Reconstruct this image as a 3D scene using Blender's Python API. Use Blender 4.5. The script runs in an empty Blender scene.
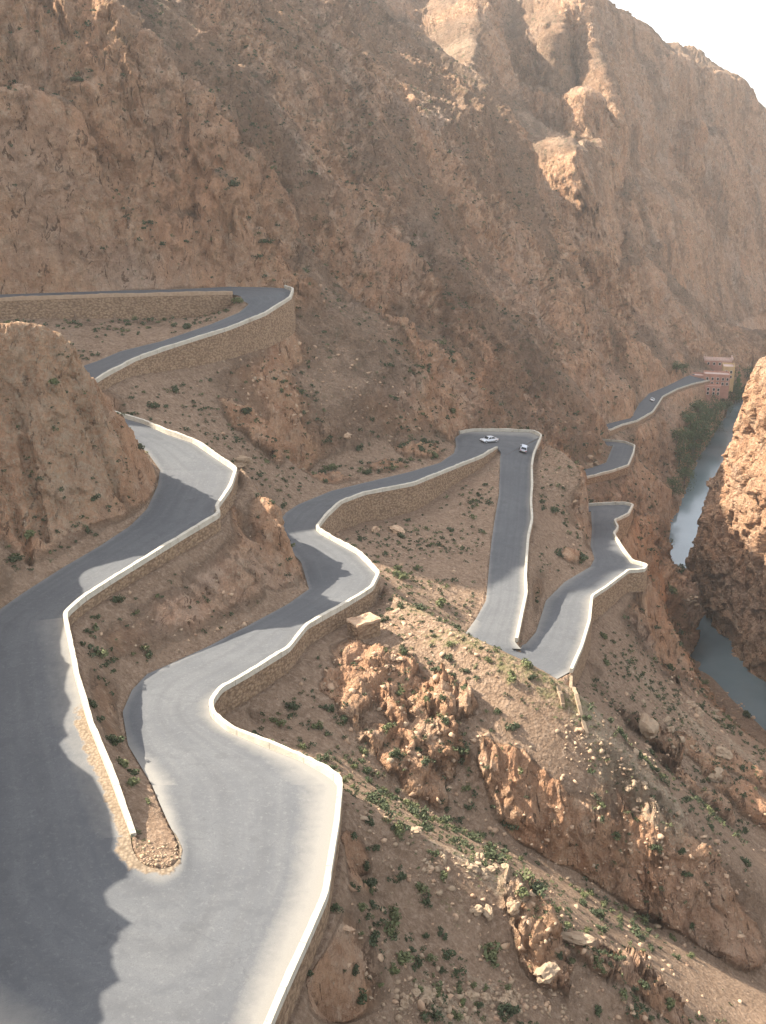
import bpy, bmesh, math, random, time
import numpy as np
from mathutils import Vector
T0 = time.time()
random.seed(7); RNG = np.random.default_rng(11)
sc = bpy.context.scene
COL = sc.collection
R = math.radians

# ------------------------------------------------------------------ camera model (camera at the origin, looking along +y, 19 deg down)
FPX, PITCH = 1081.0, R(19.0)
CP, SP = math.cos(PITCH), math.sin(PITCH)
SUN_EL, SUN_AZ = R(41), R(75.0)            # azimuth measured from +y towards -x
SUN = np.array([-math.cos(SUN_EL)*math.sin(SUN_AZ), math.cos(SUN_EL)*math.cos(SUN_AZ), math.sin(SUN_EL)])

def ray(px, py):
    dx = (px-383)/FPX; dy = (512-py)/FPX
    return np.array([dx, CP+dy*SP, -SP+dy*CP])
def P(px, py, v):
    """surveyed point: v < 0 is its height, v > 0 its distance ahead"""
    d = ray(px, py)
    return d*(v/d[2]) if v < 0 else d*(v/d[1])
def W(x, y, z): return np.array([x, y, z], float)

# ------------------------------------------------------------------ noise
_rs = np.random.RandomState(3)
_PERM = np.concatenate([_rs.permutation(256)]*3).astype(np.int32)
_G = _rs.normal(size=(256, 3)).astype(np.float32); _G /= np.linalg.norm(_G, axis=1)[:, None]
def perlin(x, y, z):
    x = x.astype(np.float32); y = y.astype(np.float32); z = z.astype(np.float32)
    xi = np.floor(x); yi = np.floor(y); zi = np.floor(z)
    fx, fy, fz = x-xi, y-yi, z-zi
    xi = xi.astype(np.int32) & 255; yi = yi.astype(np.int32) & 255; zi = zi.astype(np.int32) & 255
    u = fx*fx*fx*(fx*(fx*6-15)+10); v = fy*fy*fy*(fy*(fy*6-15)+10); w = fz*fz*fz*(fz*(fz*6-15)+10)
    def g(i, j, k):
        h = _PERM[_PERM[_PERM[xi+i]+yi+j]+zi+k]
        gr = _G[h]
        return gr[..., 0]*(fx-i)+gr[..., 1]*(fy-j)+gr[..., 2]*(fz-k)
    def mix(a, b, t): return a+t*(b-a)
    return 1.5*mix(mix(mix(g(0,0,0), g(1,0,0), u), mix(g(0,1,0), g(1,1,0), u), v),
                   mix(mix(g(0,0,1), g(1,0,1), u), mix(g(0,1,1), g(1,1,1), u), v), w)
def sstep(a, b, x):
    t = np.clip((x-a)/(b-a), 0, 1); return t*t*(3-2*t)

_J = _rs.uniform(.12, .88, size=(256, 3)).astype(np.float32); _T = _rs.uniform(-1, 1, size=256).astype(np.float32)
def facet(x, y, z):
    """broken-rock field: every cell of a jittered lattice is one tilted flat block"""
    x = x.astype(np.float32); y = y.astype(np.float32); z = z.astype(np.float32)
    bx, by, bz = np.floor(x-.5), np.floor(y-.5), np.floor(z-.5)
    best = np.full(x.shape, 9., np.float32); out = np.zeros(x.shape, np.float32)
    for i in (0, 1):
        for j in (0, 1):
            for k in (0, 1):
                cx, cy, cz = bx+i, by+j, bz+k
                h = _PERM[_PERM[_PERM[cx.astype(np.int32) & 255]+(cy.astype(np.int32) & 255)]+(cz.astype(np.int32) & 255)]
                J = _J[h]; dx = x-cx-J[..., 0]; dy = y-cy-J[..., 1]; dz = z-cz-J[..., 2]
                d = dx*dx+dy*dy+dz*dz
                g = _G[(h+37) & 255]
                v = .55*_T[h]+.9*(g[..., 0]*dx+g[..., 1]*dy+g[..., 2]*dz)
                m = d < best
                best = np.where(m, d, best); out = np.where(m, v, out)
    return out

# ------------------------------------------------------------------ object helpers
def link(name, me, mat=None, parent=None):
    o = bpy.data.objects.new(name, me); COL.objects.link(o)
    if mat is not None: me.materials.append(mat)
    if parent is not None: o.parent = parent
    return o
def mesh_from(name, verts, faces, smooth=False):
    me = bpy.data.meshes.new(name)
    me.from_pydata([tuple(map(float, v)) for v in verts], [], faces); me.update()
    if smooth: me.polygons.foreach_set('use_smooth', [True]*len(me.polygons))
    return me
def grid_mesh(name, V, smooth=True):
    """V: (n, m, 3) array of points -> quad mesh, fast"""
    n, m = V.shape[:2]
    me = bpy.data.meshes.new(name)
    me.vertices.add(n*m); me.vertices.foreach_set('co', V.reshape(-1).astype(np.float32))
    i = np.arange((n-1)*(m-1)); a = (i//(m-1))*m + i % (m-1)
    q = np.stack([a, a+m, a+m+1, a+1], 1).astype(np.int32)
    k = len(q)
    me.loops.add(4*k); me.loops.foreach_set('vertex_index', q.reshape(-1))
    me.polygons.add(k); me.polygons.foreach_set('loop_start', np.arange(0, 4*k, 4, dtype=np.int32))
    if smooth: me.polygons.foreach_set('use_smooth', np.ones(k, bool))
    me.update(calc_edges=True)
    return me
def attr(me, name, vals):
    a = me.attributes.new(name, 'FLOAT', 'POINT'); a.data.foreach_set('value', np.asarray(vals, np.float32).reshape(-1))
def tag(o, label=None, cat=None, group=None, kind=None):
    if label: o['label'] = label
    if cat: o['category'] = cat
    if group: o['group'] = group
    if kind: o['kind'] = kind
    return o
def empty(name, loc, rz=0.0):
    o = bpy.data.objects.new(name, None); COL.objects.link(o)
    o.location = loc; o.rotation_euler = (0, 0, rz); o.empty_display_size = .3
    return o
def copy_tree(o, parent=None):
    c = o.copy(); COL.objects.link(c)
    if parent is not None: c.parent = parent
    for ch in list(o.children): copy_tree(ch, c)
    return c
def bm_box(bm, x0, x1, y0, y1, z0, z1):
    vs = [bm.verts.new(p) for p in ((x0,y0,z0),(x1,y0,z0),(x1,y1,z0),(x0,y1,z0),(x0,y0,z1),(x1,y0,z1),(x1,y1,z1),(x0,y1,z1))]
    for f in ((0,3,2,1),(4,5,6,7),(0,1,5,4),(1,2,6,5),(2,3,7,6),(3,0,4,7)): bm.faces.new([vs[i] for i in f])
    return vs
def bm_obj(name, bm, mat, parent=None, smooth=False, bevel=0):
    if bevel: bmesh.ops.bevel(bm, geom=bm.edges[:], offset=bevel, segments=2, affect='EDGES', profile=.5)
    bmesh.ops.recalc_face_normals(bm, faces=bm.faces[:])
    me = bpy.data.meshes.new(name); bm.to_mesh(me); bm.free()
    if smooth: me.polygons.foreach_set('use_smooth', [True]*len(me.polygons))
    return link(name, me, mat, parent)

# ------------------------------------------------------------------ materials
class N:
    def __init__(s, name):
        s.m = bpy.data.materials.new(name); s.m.use_nodes = True
        s.t = s.m.node_tree; s.n = s.t.nodes; s.b = s.n['Principled BSDF']
        s.b.inputs['Specular IOR Level'].default_value = .25
    def new(s, ty, **kw):
        n = s.n.new(ty)
        for k, v in kw.items():
            if k.startswith('i_'):
                key = k[2:]; key = int(key) if key.isdigit() else key.replace('_', ' ')
                if isinstance(v, bpy.types.NodeSocket): s.t.links.new(v, n.inputs[key])
                else: n.inputs[key].default_value = v
            else: setattr(n, k, v)
        return n
    def l(s, a, b): s.t.links.new(a, b)
    def noise(s, scale, detail=4, rough=.55, vec=None, dist=0.0):
        n = s.new('ShaderNodeTexNoise', i_Scale=scale, i_Detail=detail, i_Roughness=rough, i_Distortion=dist)
        if vec is not None: s.l(vec, n.inputs['Vector'])
        return n.outputs['Fac']
    def pos(s, scale=(1, 1, 1), rot=(0, 0, 0)):
        g = s.new('ShaderNodeNewGeometry')
        m = s.new('ShaderNodeMapping'); s.l(g.outputs['Position'], m.inputs['Vector'])
        m.inputs['Scale'].default_value = scale; m.inputs['Rotation'].default_value = rot
        return m.outputs['Vector']
    def obj(s, scale=(1, 1, 1)):
        g = s.new('ShaderNodeTexCoord')
        m = s.new('ShaderNodeMapping'); s.l(g.outputs['Object'], m.inputs['Vector']); m.inputs['Scale'].default_value = scale
        return m.outputs['Vector']
    def ramp(s, fac, *stops):
        r = s.new('ShaderNodeValToRGB'); s.l(fac, r.inputs['Fac']); e = r.color_ramp.elements
        while len(e) < len(stops): e.new(.5)
        for k, (p, c) in enumerate(stops):
            e[k].position = p; e[k].color = (c, c, c, 1) if isinstance(c, (int, float)) else (*c, 1)
        return r.outputs['Color']
    def mix(s, fac, a, b, mode='MIX'):
        m = s.new('ShaderNodeMix', data_type='RGBA', blend_type=mode)
        for key, v in ((0, fac), (6, a), (7, b)):
            if isinstance(v, bpy.types.NodeSocket): s.l(v, m.inputs[key])
            elif key == 0: m.inputs[0].default_value = v
            else: m.inputs[key].default_value = (*v, 1)
        return m.outputs[2]
    def math(s, op, a, b=None, clamp=False):
        m = s.new('ShaderNodeMath', operation=op, use_clamp=clamp)
        for k, v in enumerate((a, b)):
            if v is None: continue
            if isinstance(v, bpy.types.NodeSocket): s.l(v, m.inputs[k])
            else: m.inputs[k].default_value = v
        return m.outputs[0]
    def at(s, name): return s.new('ShaderNodeAttribute', attribute_name=name).outputs['Fac']
    def color(s, c): s.l(c, s.b.inputs['Base Color']) if isinstance(c, bpy.types.NodeSocket) else setattr(s.b.inputs['Base Color'], 'default_value', (*c, 1))
    def rough(s, r): s.l(r, s.b.inputs['Roughness']) if isinstance(r, bpy.types.NodeSocket) else setattr(s.b.inputs['Roughness'], 'default_value', r)
    def bump(s, h, strength=.5, dist=.1, nxt=None):
        b = s.new('ShaderNodeBump', i_Strength=strength, i_Distance=dist, i_Height=h)
        if nxt is not None: s.l(nxt, b.inputs['Normal'])
        s.l(b.outputs['Normal'], s.b.inputs['Normal'])
        return b.outputs['Normal']

def mat_terrain():
    s = N('canyon_ground')
    pos = s.pos(); rotv = (R(20), R(35), R(-30)); strata = s.pos((1.0, .35, .35), rotv)
    big = s.noise(.03, 5, .6, pos); mid = s.noise(.3, 6, .68, pos); fine = s.noise(1.6, 8, .74, pos); grit = s.noise(6.0, 5, .75, pos)
    st = s.noise(.40, 7, .68, strata, .7)
    scree = s.mix(s.ramp(mid, (.32, 0), (.66, 1)), (.245, .160, .104), (.355, .240, .160))
    scree = s.mix(s.ramp(fine, (.50, 0), (.66, .85)), scree, (.49, .35, .25))
    scree = s.mix(s.ramp(fine, (.32, .8), (.45, 0)), scree, (.165, .105, .07))
    scree = s.mix(s.ramp(grit, (.56, 0), (.72, .6)), scree, (.52, .39, .28))
    rock = s.mix(s.ramp(st, (.34, 0), (.64, 1)), (.36, .19, .108), (.55, .33, .195))
    rock = s.mix(s.ramp(mid, (.50, 0), (.72, .75)), rock, (.60, .44, .31))
    rock = s.mix(s.ramp(big, (.48, 0), (.66, .6)), rock, (.46, .345, .265))
    rock = s.mix(s.ramp(s.noise(.09, 5, .65, strata), (.52, 0), (.66, .7)), rock, (.56, .30, .17))
    crack = s.noise(.75, 7, .72, strata, 1.0)
    cr = s.ramp(crack, (.385, .9), (.43, 0), (.5, 0), (.515, .55), (.53, 0))
    rock = s.mix(cr, rock, (.125, .07, .042))
    rock = s.mix(s.ramp(fine, (.55, 0), (.7, .6)), rock, (.62, .47, .33))
    rock = s.mix(s.ramp(grit, (.30, .5), (.44, 0)), rock, (.17, .10, .062))
    rk = s.ramp(s.math('ADD', s.at('rock'), s.math('MULTIPLY', s.math('SUBTRACT', s.math('ADD', s.math('MULTIPLY', mid, .6), s.math('MULTIPLY', fine, .4)), .5), 1.8)), (.22, 0), (.78, 1))
    c = s.mix(rk, scree, rock)
    pl = s.ramp(s.math('ADD', s.at('pale'), s.math('MULTIPLY', s.math('SUBTRACT', s.math('ADD', s.math('MULTIPLY', fine, .6), s.math('MULTIPLY', grit, .4)), .5), 2.4)), (.45, 0), (.85, .85))
    c = s.mix(pl, c, (.46, .36, .25))
    # far slopes read as finely mottled stone: dark specks, pale specks
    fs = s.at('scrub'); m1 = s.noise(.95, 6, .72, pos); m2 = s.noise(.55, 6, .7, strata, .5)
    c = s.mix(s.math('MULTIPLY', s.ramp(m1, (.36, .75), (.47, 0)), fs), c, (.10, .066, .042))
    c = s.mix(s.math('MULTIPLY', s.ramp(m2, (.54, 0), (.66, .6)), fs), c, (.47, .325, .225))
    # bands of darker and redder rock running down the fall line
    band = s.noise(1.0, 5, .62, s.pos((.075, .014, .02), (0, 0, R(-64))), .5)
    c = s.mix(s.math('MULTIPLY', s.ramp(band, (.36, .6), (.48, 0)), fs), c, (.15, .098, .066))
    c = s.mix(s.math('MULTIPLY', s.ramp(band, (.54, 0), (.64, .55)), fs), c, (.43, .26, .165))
    gn = s.math('ADD', s.at('veg'), s.math('MULTIPLY', s.math('SUBTRACT', s.noise(1.1, 8, .78, pos), .5), 2.4))
    gm = s.ramp(gn, (.58, 0), (.95, .6))
    c = s.mix(gm, c, s.mix(fine, (.10, .12, .04), (.25, .25, .10)))
    sp = s.ramp(s.noise(.42, 4, .66, pos), (.57, 0), (.64, .85))
    c = s.mix(s.math('MULTIPLY', sp, s.at('scrub')), c, (.10, .105, .055))
    s.color(c); s.rough(.95)
    s.b.inputs['Specular IOR Level'].default_value = .1
    vor = s.new('ShaderNodeTexVoronoi', feature='F1', i_Scale=.8); s.l(s.pos((1, .6, .6), rotv), vor.inputs['Vector'])
    vor2 = s.new('ShaderNodeTexVoronoi', feature='F1', i_Scale=2.4); s.l(pos, vor2.inputs['Vector'])
    h = s.math('ADD', s.math('MULTIPLY', vor.outputs['Distance'], s.math('MULTIPLY', rk, .8)), s.math('MULTIPLY', fine, .8))
    h = s.math('ADD', h, s.math('MULTIPLY', vor2.outputs['Distance'], .3))
    h = s.math('ADD', h, s.math('MULTIPLY', s.math('ADD', st, crack), s.math('MULTIPLY', rk, 1.1)))
    h = s.math('ADD', h, s.math('MULTIPLY', mid, 1.6))
    s.bump(h, 1.0, 1.0)
    return s.m

def mat_road():
    s = N('worn_asphalt')
    pos = s.pos()
    big = s.noise(.12, 4, .6, pos); mid = s.noise(.9, 5, .65, pos); fine = s.noise(9, 4, .7, pos)
    # long streaks along the road: 'across' 0..1 over the width, 'along' in metres
    comb = s.new('ShaderNodeCombineXYZ'); s.l(s.math('MULTIPLY', s.at('across'), 14.0), comb.inputs[0]); s.l(s.math('MULTIPLY', s.at('along'), .06), comb.inputs[1])
    streak = s.noise(1.0, 4, .6, comb.outputs[0])
    c = s.mix(s.ramp(big, (.3, 0), (.7, 1)), (.083, .085, .090), (.110, .112, .115))
    c = s.mix(s.ramp(streak, (.45, 0), (.7, .35)), c, (.138, .137, .134))
    c = s.mix(s.ramp(mid, (.55, 0), (.8, .5)), c, (.076, .077, .080))
    wt = s.math('ABSOLUTE', s.math('SUBTRACT', s.math('FRACT', s.math('MULTIPLY', s.at('across'), 2.0)), .5))
    track = s.math('MULTIPLY', s.ramp(s.math('ABSOLUTE', s.math('SUBTRACT', wt, .26)), (.0, 1), (.13, 0)), s.ramp(s.noise(.25, 4, .6, pos), (.35, .15), (.65, .8)))
    c = s.mix(track, c, (.083, .084, .087))
    vc = s.new('ShaderNodeTexVoronoi', feature='DISTANCE_TO_EDGE', i_Scale=.22); wv = s.new('ShaderNodeVectorMath', operation='ADD'); s.l(pos, wv.inputs[0])
    nz = s.new('ShaderNodeTexNoise', i_Scale=.8, i_Detail=4); s.l(pos, nz.inputs['Vector']); ms = s.new('ShaderNodeVectorMath', operation='SCALE'); s.l(nz.outputs['Color'], ms.inputs[0]); ms.inputs['Scale'].default_value = 2.2; s.l(ms.outputs[0], wv.inputs[1]); s.l(wv.outputs[0], vc.inputs['Vector'])
    crk = s.math('MULTIPLY', s.ramp(vc.outputs['Distance'], (.002, 1), (.012, 0)), s.ramp(s.noise(.15, 3, .6, pos), (.5, 0), (.65, .35)))
    c = s.mix(crk, c, (.045, .045, .047))
    pt = s.new('ShaderNodeTexVoronoi', feature='F1', i_Scale=.16); s.l(pos, pt.inputs['Vector'])
    c = s.mix(s.ramp(pt.outputs['Distance'], (.13, .55), (.16, 0)), c, (.078, .079, .081))
    c = s.mix(s.ramp(fine, (.35, .5), (.5, 0)), c, (.066, .067, .07))
    c = s.mix(s.ramp(s.noise(2.6, 6, .75, pos), (.54, 0), (.66, .55)), c, (.150, .149, .147))
    c = s.mix(s.ramp(s.noise(.5, 6, .7, pos, .8), (.52, 0), (.62, .5)), c, (.078, .08, .084))
    du = s.ramp(s.math('ADD', s.at('dust'), s.math('MULTIPLY', s.math('SUBTRACT', s.math('ADD', s.math('MULTIPLY', mid, .6), s.math('MULTIPLY', big, .4)), .5), .75)), (.25, 0), (.85, 1))
    c = s.mix(du, c, s.mix(fine, (.178, .168, .152), (.235, .222, .2)))
    gv = s.ramp(s.math('ADD', s.at('gravel'), s.math('MULTIPLY', s.math('SUBTRACT', mid, .5), .7)), (.5, 0), (.62, 1))
    stone = s.new('ShaderNodeTexVoronoi', i_Scale=3.5); s.l(pos, stone.inputs['Vector'])
    c = s.mix(gv, c, s.mix(stone.outputs['Distance'], (.29, .22, .15), (.14, .10, .065)))
    s.color(c); s.rough(.9)
    h = s.math('ADD', s.math('MULTIPLY', fine, .02), s.math('MULTIPLY', s.math('MULTIPLY', stone.outputs['Distance'], gv), .25))
    s.bump(h, .6, .5)
    return s.m

def mat_simple(name, a, b, scale=3.0, rough=.85, bumpd=.0, c3=None, object_space=False, bscale=None):
    s = N(name); v = s.obj() if object_space else s.pos()
    n = s.noise(scale, 5, .65, v)
    c = s.mix(s.ramp(n, (.3, 0), (.7, 1)), a, b)
    if c3: c = s.mix(s.ramp(s.noise(scale*.3, 4, .6, v), (.5, 0), (.7, 1)), c, c3)
    s.color(c); s.rough(rough)
    if bumpd: s.bump(s.noise(bscale or scale*2, 5, .7, v), .7, bumpd)
    return s.m

def mat_masonry():
    s = N('rough_masonry'); pos = s.pos()
    vor = s.new('ShaderNodeTexVoronoi', feature='F1', i_Scale=1.9); s.l(s.pos((1, 1, 1.5)), vor.inputs['Vector'])
    n = s.noise(.5, 5, .6, pos); f = s.noise(5, 4, .7, pos)
    c = s.mix(s.ramp(n, (.3, 0), (.7, 1)), (.27, .175, .105), (.40, .27, .165))
    c = s.mix(s.ramp(f, (.5, 0), (.8, .6)), c, (.46, .34, .23))
    c = s.mix(s.ramp(vor.outputs['Distance'], (.38, 0), (.7, .75)), c, (.17, .105, .065))
    drip = s.noise(1.0, 4, .6, s.pos((1.2, 1.2, .12)))
    c = s.mix(s.ramp(drip, (.52, 0), (.72, .45)), c, (.26, .17, .105))
    s.color(c); s.rough(.95); s.bump(s.math('ADD', s.math('MULTIPLY', vor.outputs['Distance'], -1.0), f), 1.0, .25)
    return s.m

def mat_parapet():
    s = N('limewashed_parapet'); pos = s.pos()
    n = s.noise(.7, 5, .65, pos); f = s.noise(6, 4, .7, pos)
    c = s.mix(s.ramp(n, (.35, 0), (.65, 1)), (.42, .375, .30), (.53, .485, .40))
    c = s.mix(s.ramp(s.noise(1.6, 5, .7, pos), (.58, 0), (.72, .6)), c, (.33, .255, .18))
    c = s.mix(s.ramp(f, (.55, 0), (.8, .4)), c, (.36, .30, .23))
    c = s.mix(s.ramp(s.noise(.35, 6, .75, pos), (.56, 0), (.66, .65)), c, (.25, .19, .13))
    jt = s.math('FRACT', s.math('MULTIPLY', s.at('along'), .22)); jm = s.ramp(s.math('ABSOLUTE', s.math('SUBTRACT', jt, .5)), (.0, .7), (.018, 0))
    c = s.mix(jm, c, (.20, .16, .12))
    s.color(c); s.rough(.9); s.bump(s.math('SUBTRACT', f, jm), .7, .09)
    return s.m

def mat_leaf(name, a, b):
    s = N(name)
    g = s.new('ShaderNodeNewGeometry'); i = s.new('ShaderNodeObjectInfo')
    c = s.mix(g.outputs['Random Per Island'], a, b)
    c = s.mix(s.math('MULTIPLY', i.outputs['Random'], .5), c, tuple(.55*x+.02 for x in b))
    s.color(c); s.rough(.8)
    s.b.inputs['Subsurface Weight'].default_value = 0
    return s.m

def mat_water():
    s = N('river_water'); pos = s.pos()
    n = s.noise(.05, 3, .6, pos)
    s.color(s.mix(s.ramp(n, (.35, 0), (.65, 1)), (.13, .17, .18), (.17, .215, .225)))
    s.rough(.08); s.b.inputs['Specular IOR Level'].default_value = .9
    s.bump(s.math('ADD', s.noise(.7, 3, .6, pos), s.noise(3, 2, .5, pos)), .06, .25)
    return s.m

M_TER, M_ROAD, M_MAS, M_PAR, M_WATER = mat_terrain(), mat_road(), mat_masonry(), mat_parapet(), mat_water()
M_ROCK = mat_simple('weathered_rock', (.36, .22, .135), (.50, .36, .24), 1.2, .95, .12, (.27, .16, .10))
M_PALE = mat_simple('pale_rock', (.28, .195, .125), (.37, .275, .185), 1.2, .95, .12, (.29, .20, .13))
M_TAN = mat_simple('tan_coping', (.30, .20, .125), (.42, .30, .20), 1.5, .95, .08)
M_BUSH = mat_leaf('dark_scrub_leaves', (.045, .06, .025), (.085, .10, .045))
M_BUSH2 = mat_leaf('bright_scrub_leaves', (.075, .092, .034), (.17, .175, .075))
M_TREE = mat_leaf('river_tree_leaves', (.05, .08, .03), (.10, .135, .05))
M_POPLAR = mat_leaf('poplar_leaves', (.09, .15, .04), (.15, .22, .07))
M_WOOD = mat_simple('bark', (.11, .08, .055), (.19, .14, .10), 4, .95)

# ------------------------------------------------------------------ the road: sections of (wall-side or outside edge, other edge, z at start, z at end)
# each edge a surveyed polyline; a plain tuple is (px, py), an array is a world point
def edge(pts, z0, z1):
    wz = [None]*len(pts)
    px = [p for p in pts if not isinstance(p, np.ndarray)]
    out = []; acc = [0.0]
    if len(px) == len(pts):
        for a, b in zip(pts[:-1], pts[1:]):
            ma = P(a[0], a[1], (z0+z1)/2); mb = P(b[0], b[1], (z0+z1)/2)
            acc.append(acc[-1]+float(np.hypot(*(mb-ma)[:2])))
        for p, s in zip(pts, acc):
            out.append(P(p[0], p[1], z0+(z1-z0)*s/acc[-1]))
    else:
        out = [p if isinstance(p, np.ndarray) else P(p[0], p[1], z0) for p in pts]
    return np.array(out)
def resample(pts, n):
    d = np.concatenate([[0], np.cumsum(np.linalg.norm(np.diff(pts[:, :2], axis=0), axis=1))])
    t = np.linspace(0, d[-1], n)
    return np.stack([np.interp(t, d, pts[:, k]) for k in range(3)], 1)
def chaikin(pts, k=2):
    for _ in range(k):
        a = pts[:-1]*.75+pts[1:]*.25; b = pts[:-1]*.25+pts[1:]*.75
        pts = np.concatenate([pts[:1], np.stack([a, b], 1).reshape(-1, 3), pts[-1:]])
    return pts

PH = .7        # parapet height: wall lines were traced on the parapet's top, so their pixel points are unprojected PH higher
def wedge(pts, z0, z1):
    e = edge(pts, z0+PH, z1+PH); e[:, 2] -= PH
    return e

S_ = {}
# upper road, coming in from the left
S_['a_up']  = (wedge([(-120,303),(0,297),(60,295),(120,293),(180,292),(232,291)], -28, -31),
               edge([(-120,300.5),(0,294.5),(60,292.5),(120,290.5),(180,289.3),(232,286.5)], -28, -31))
a_tip = S_['a_up'][0][-1]
S_['a_turn'] = (wedge([(232,283.5),(262,284),(284,285),(292,288)], -31, -31.8),
                np.array([a_tip, a_tip+W(1.2,-.4,-.1), a_tip+W(2.2,-2.0,-.2), a_tip+W(2.6,-5,-.5)]))
S_['a_low'] = (wedge([(292,288),(289,296),(263,312.5),(226.6,326.7),(194,336.8),(162,347),(133.5,357),(103,373)], -31.8, -38),
               np.concatenate([S_['a_turn'][1][-1:], edge([(249,304),(239,312.5),(210,324.6),(162,341),(121,351),(97,361)], -32.4, -38)]))
aw, ah = S_['a_low'][0][-1], S_['a_low'][1][-1]
c0 = wedge([(123,414),(124,414.3)], -44, -44)[0]
S_['hid'] = (np.array([aw, aw+W(-2.4,-2.8,-1.5), aw+W(-2.4,-4.8,-3), c0+W(-4.5,.6,1.5), c0]),
             np.array([ah, ah+W(-6,-8,-1.2), W(-67,180,-40.3), W(-64,170,-41.8), W(-53,166,-43.2), edge([(112,440),(113,440)],-43.8,-43.8)[0]]))
S_['c_top'] = (wedge([(123,414),(144,420),(166,430),(193,439),(212,452),(234.4,467)], -44, -47.3),
               edge([(112,440),(129,437),(147,452),(160,470)], -43.8, -47.3))
S_['c_mid'] = (wedge([(234.4,467),(228.5,485),(217,501),(214,506),(218,511.6),(183,532),(147,554),(111,576),(81.6,595),(62,612)], -47.3, -50),
               edge([(160,470),(158,485),(147,509),(130,526),(98,547),(62,568),(23,593),(-25,627)], -47.3, -50.2))
S_['c_low'] = (wedge([(62,612),(70,650),(73.5,670),(87,717.5),(109,772),(130,829)], -50, -53.5),
               edge([(-25,627),(-50,660),(-62,720),(-72,790),(-80,850)], -50.2, -53.5))
S_['tip']   = (np.concatenate([S_['c_low'][0][-1:], edge([(131,843),(134,854),(141,863),(151,868),(163,869),(173,866),(179,859)], -53.6, -54.5)]),
               edge([(-80,850),(-85,930),(-60,1020),(60,1110),(170,1150),(225,1125)], -53.5, -54.8))
hp = wedge([(225,1125),(263,1024),(274,998),(301.5,938),(322,892),(326,866),(334,819),(338,778)], -54.8, -55.7)
_pi = np.concatenate([S_['tip'][0], edge([(179,859),(180,850),(177,840),(168,822),(160,804),(152,785)], -54.5, -55.6)[1:]])
_po = np.concatenate([S_['tip'][1][:-1], hp])
def _split(q, cuts, ns):
    out = []
    for (i, j), n in zip(zip(cuts[:-1], cuts[1:]), ns): out.append(resample(q[i:j+1], n+1)[:-1])
    return np.concatenate(out+[q[-1:]])
# rows fan out round the tip: matching cuts on the inside and the outside edge
_io = [int(np.argmin([np.hypot(*(to-np.array(p))) for to in [(383+FPX*q[0]/(q[1]*CP-q[2]*SP), 512-FPX*(q[1]*SP+q[2]*CP)/(q[1]*CP-q[2]*SP)) for q in _po]])) for p in ((-85,930),(60,1110),(274,998),(326,866))]
_ns = [14, 22, 26, 18, 14]
_a = _split(_pi, [0, 3, 5, 8, 10, len(_pi)-1], _ns); _b = _split(_po, [0]+_io+[len(_po)-1], _ns)
for _ in range(5):
    _a[1:-1] = .25*_a[:-2]+.5*_a[1:-1]+.25*_a[2:]
    _b[1:-1] = .25*_b[:-2]+.5*_b[1:-1]+.25*_b[2:]
S_['pad'] = (_a, _b)
del S_['tip']
S_['d_low'] = (edge([(152,785),(128,745),(122.5,712),(132,690),(147,674),(164,666.6)], -55.6, -57),
               wedge([(338,778),(324,768),(300.6,754.7),(261.5,740),(226,725),(210.5,711.6),(208,700),(218,686),(246,670.5)], -55.7, -57.1))
S_['d_mid'] = (edge([(164,666.6),(207,647),(249,625),(288,604),(309,589)], -57, -60.3),
               wedge([(246,670.5),(285,647),(304,623.6),(340,604),(369.7,586),(377,571)], -57.1, -60.6))
S_['d_s']   = (edge([(309,589),(301,562),(285,545),(276,526),(286,512.6)], -60.3, -62.3),
               wedge([(377,571),(369.7,563),(356.7,550),(340,541),(321,530.6),(315,525.7),(325.7,512.6)], -60.6, -62.4))
S_['d_far'] = (edge([(286,512.6),(298,504.5),(330.6,491),(363,483),(409,472),(440,462.7),(454,453),(456,446)], -62.3, -67.5),
               wedge([(325.7,512.6),(340,499.5),(363,491),(412,482),(445.5,468.5),(465,460.7),(480.7,454.8),(496,445)], -62.4, -67.5))
e_tip = S_['d_far'][1][-1]
S_['e_turn'] = (edge([(456,446),(455,438),(460,434),(472,431.5),(500,431.5),(531.6,432.5),(540.4,437)], -67.5, -68.9),
                np.concatenate([[e_tip], edge([(499.5,449),(501,452),(500,458)], -67.8, -68.6)]))
S_['e_str'] = (wedge([(540.4,435),(532.6,453),(530.6,464.6),(531,484),(529.7,500),(531,517.5),(527,535),(525,559),(524,577),(525,591),(520,613.6),(515,637.6)], -68.9, -75),
               edge([(500,458),(500,465),(499,494),(495,517.5),(491.5,541),(490,556),(486,600.5),(475.7,619)], -68.6, -75))
sw, sh_ = S_['e_str'][0][-1], S_['e_str'][1][-1]
g0, gi = wedge([(569.7,668),(569,669)], -76.8, -76.8)[0], edge([(526,643.6),(527,643)], -76.5, -76.5)[0]
S_['f_turn'] = (np.array([sw, sw+W(.8,-1.6,-.5), gi+W(-.8,-1.2,.3), gi]),
                np.array([sh_, W(12,155,-75.2), W(13.5,148,-75.6), W(19,144.2,-76), W(25.5,144.6,-76.5), g0]))
S_['g_low'] = (wedge([(569.7,668),(580,645),(588,619),(590.5,595),(606,585),(627,569),(643,568),(646,563.4)], -76.8, -81),
               edge([(526,643.6),(536,632),(546,600.5),(564.4,582),(590.5,566.6)], -76.5, -81))
S_['g_up']  = (wedge([(646,563.4),(631,560),(622,548),(612.7,532.6),(617,526.6),(613.5,519),(627.6,512.5),(632,504)], -81, -86),
               edge([(590.5,566.6),(594.5,558.7),(590.5,545.7),(592,530),(591,511)], -81, -86))
S_['g_end'] = (wedge([(632,504),(625,502),(604,502.5),(592,503.5),(575,504),(560,503)], -86, -87.5),
               edge([(591,511),(585,513),(576,513),(560,512)], -86, -87.5))
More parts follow.
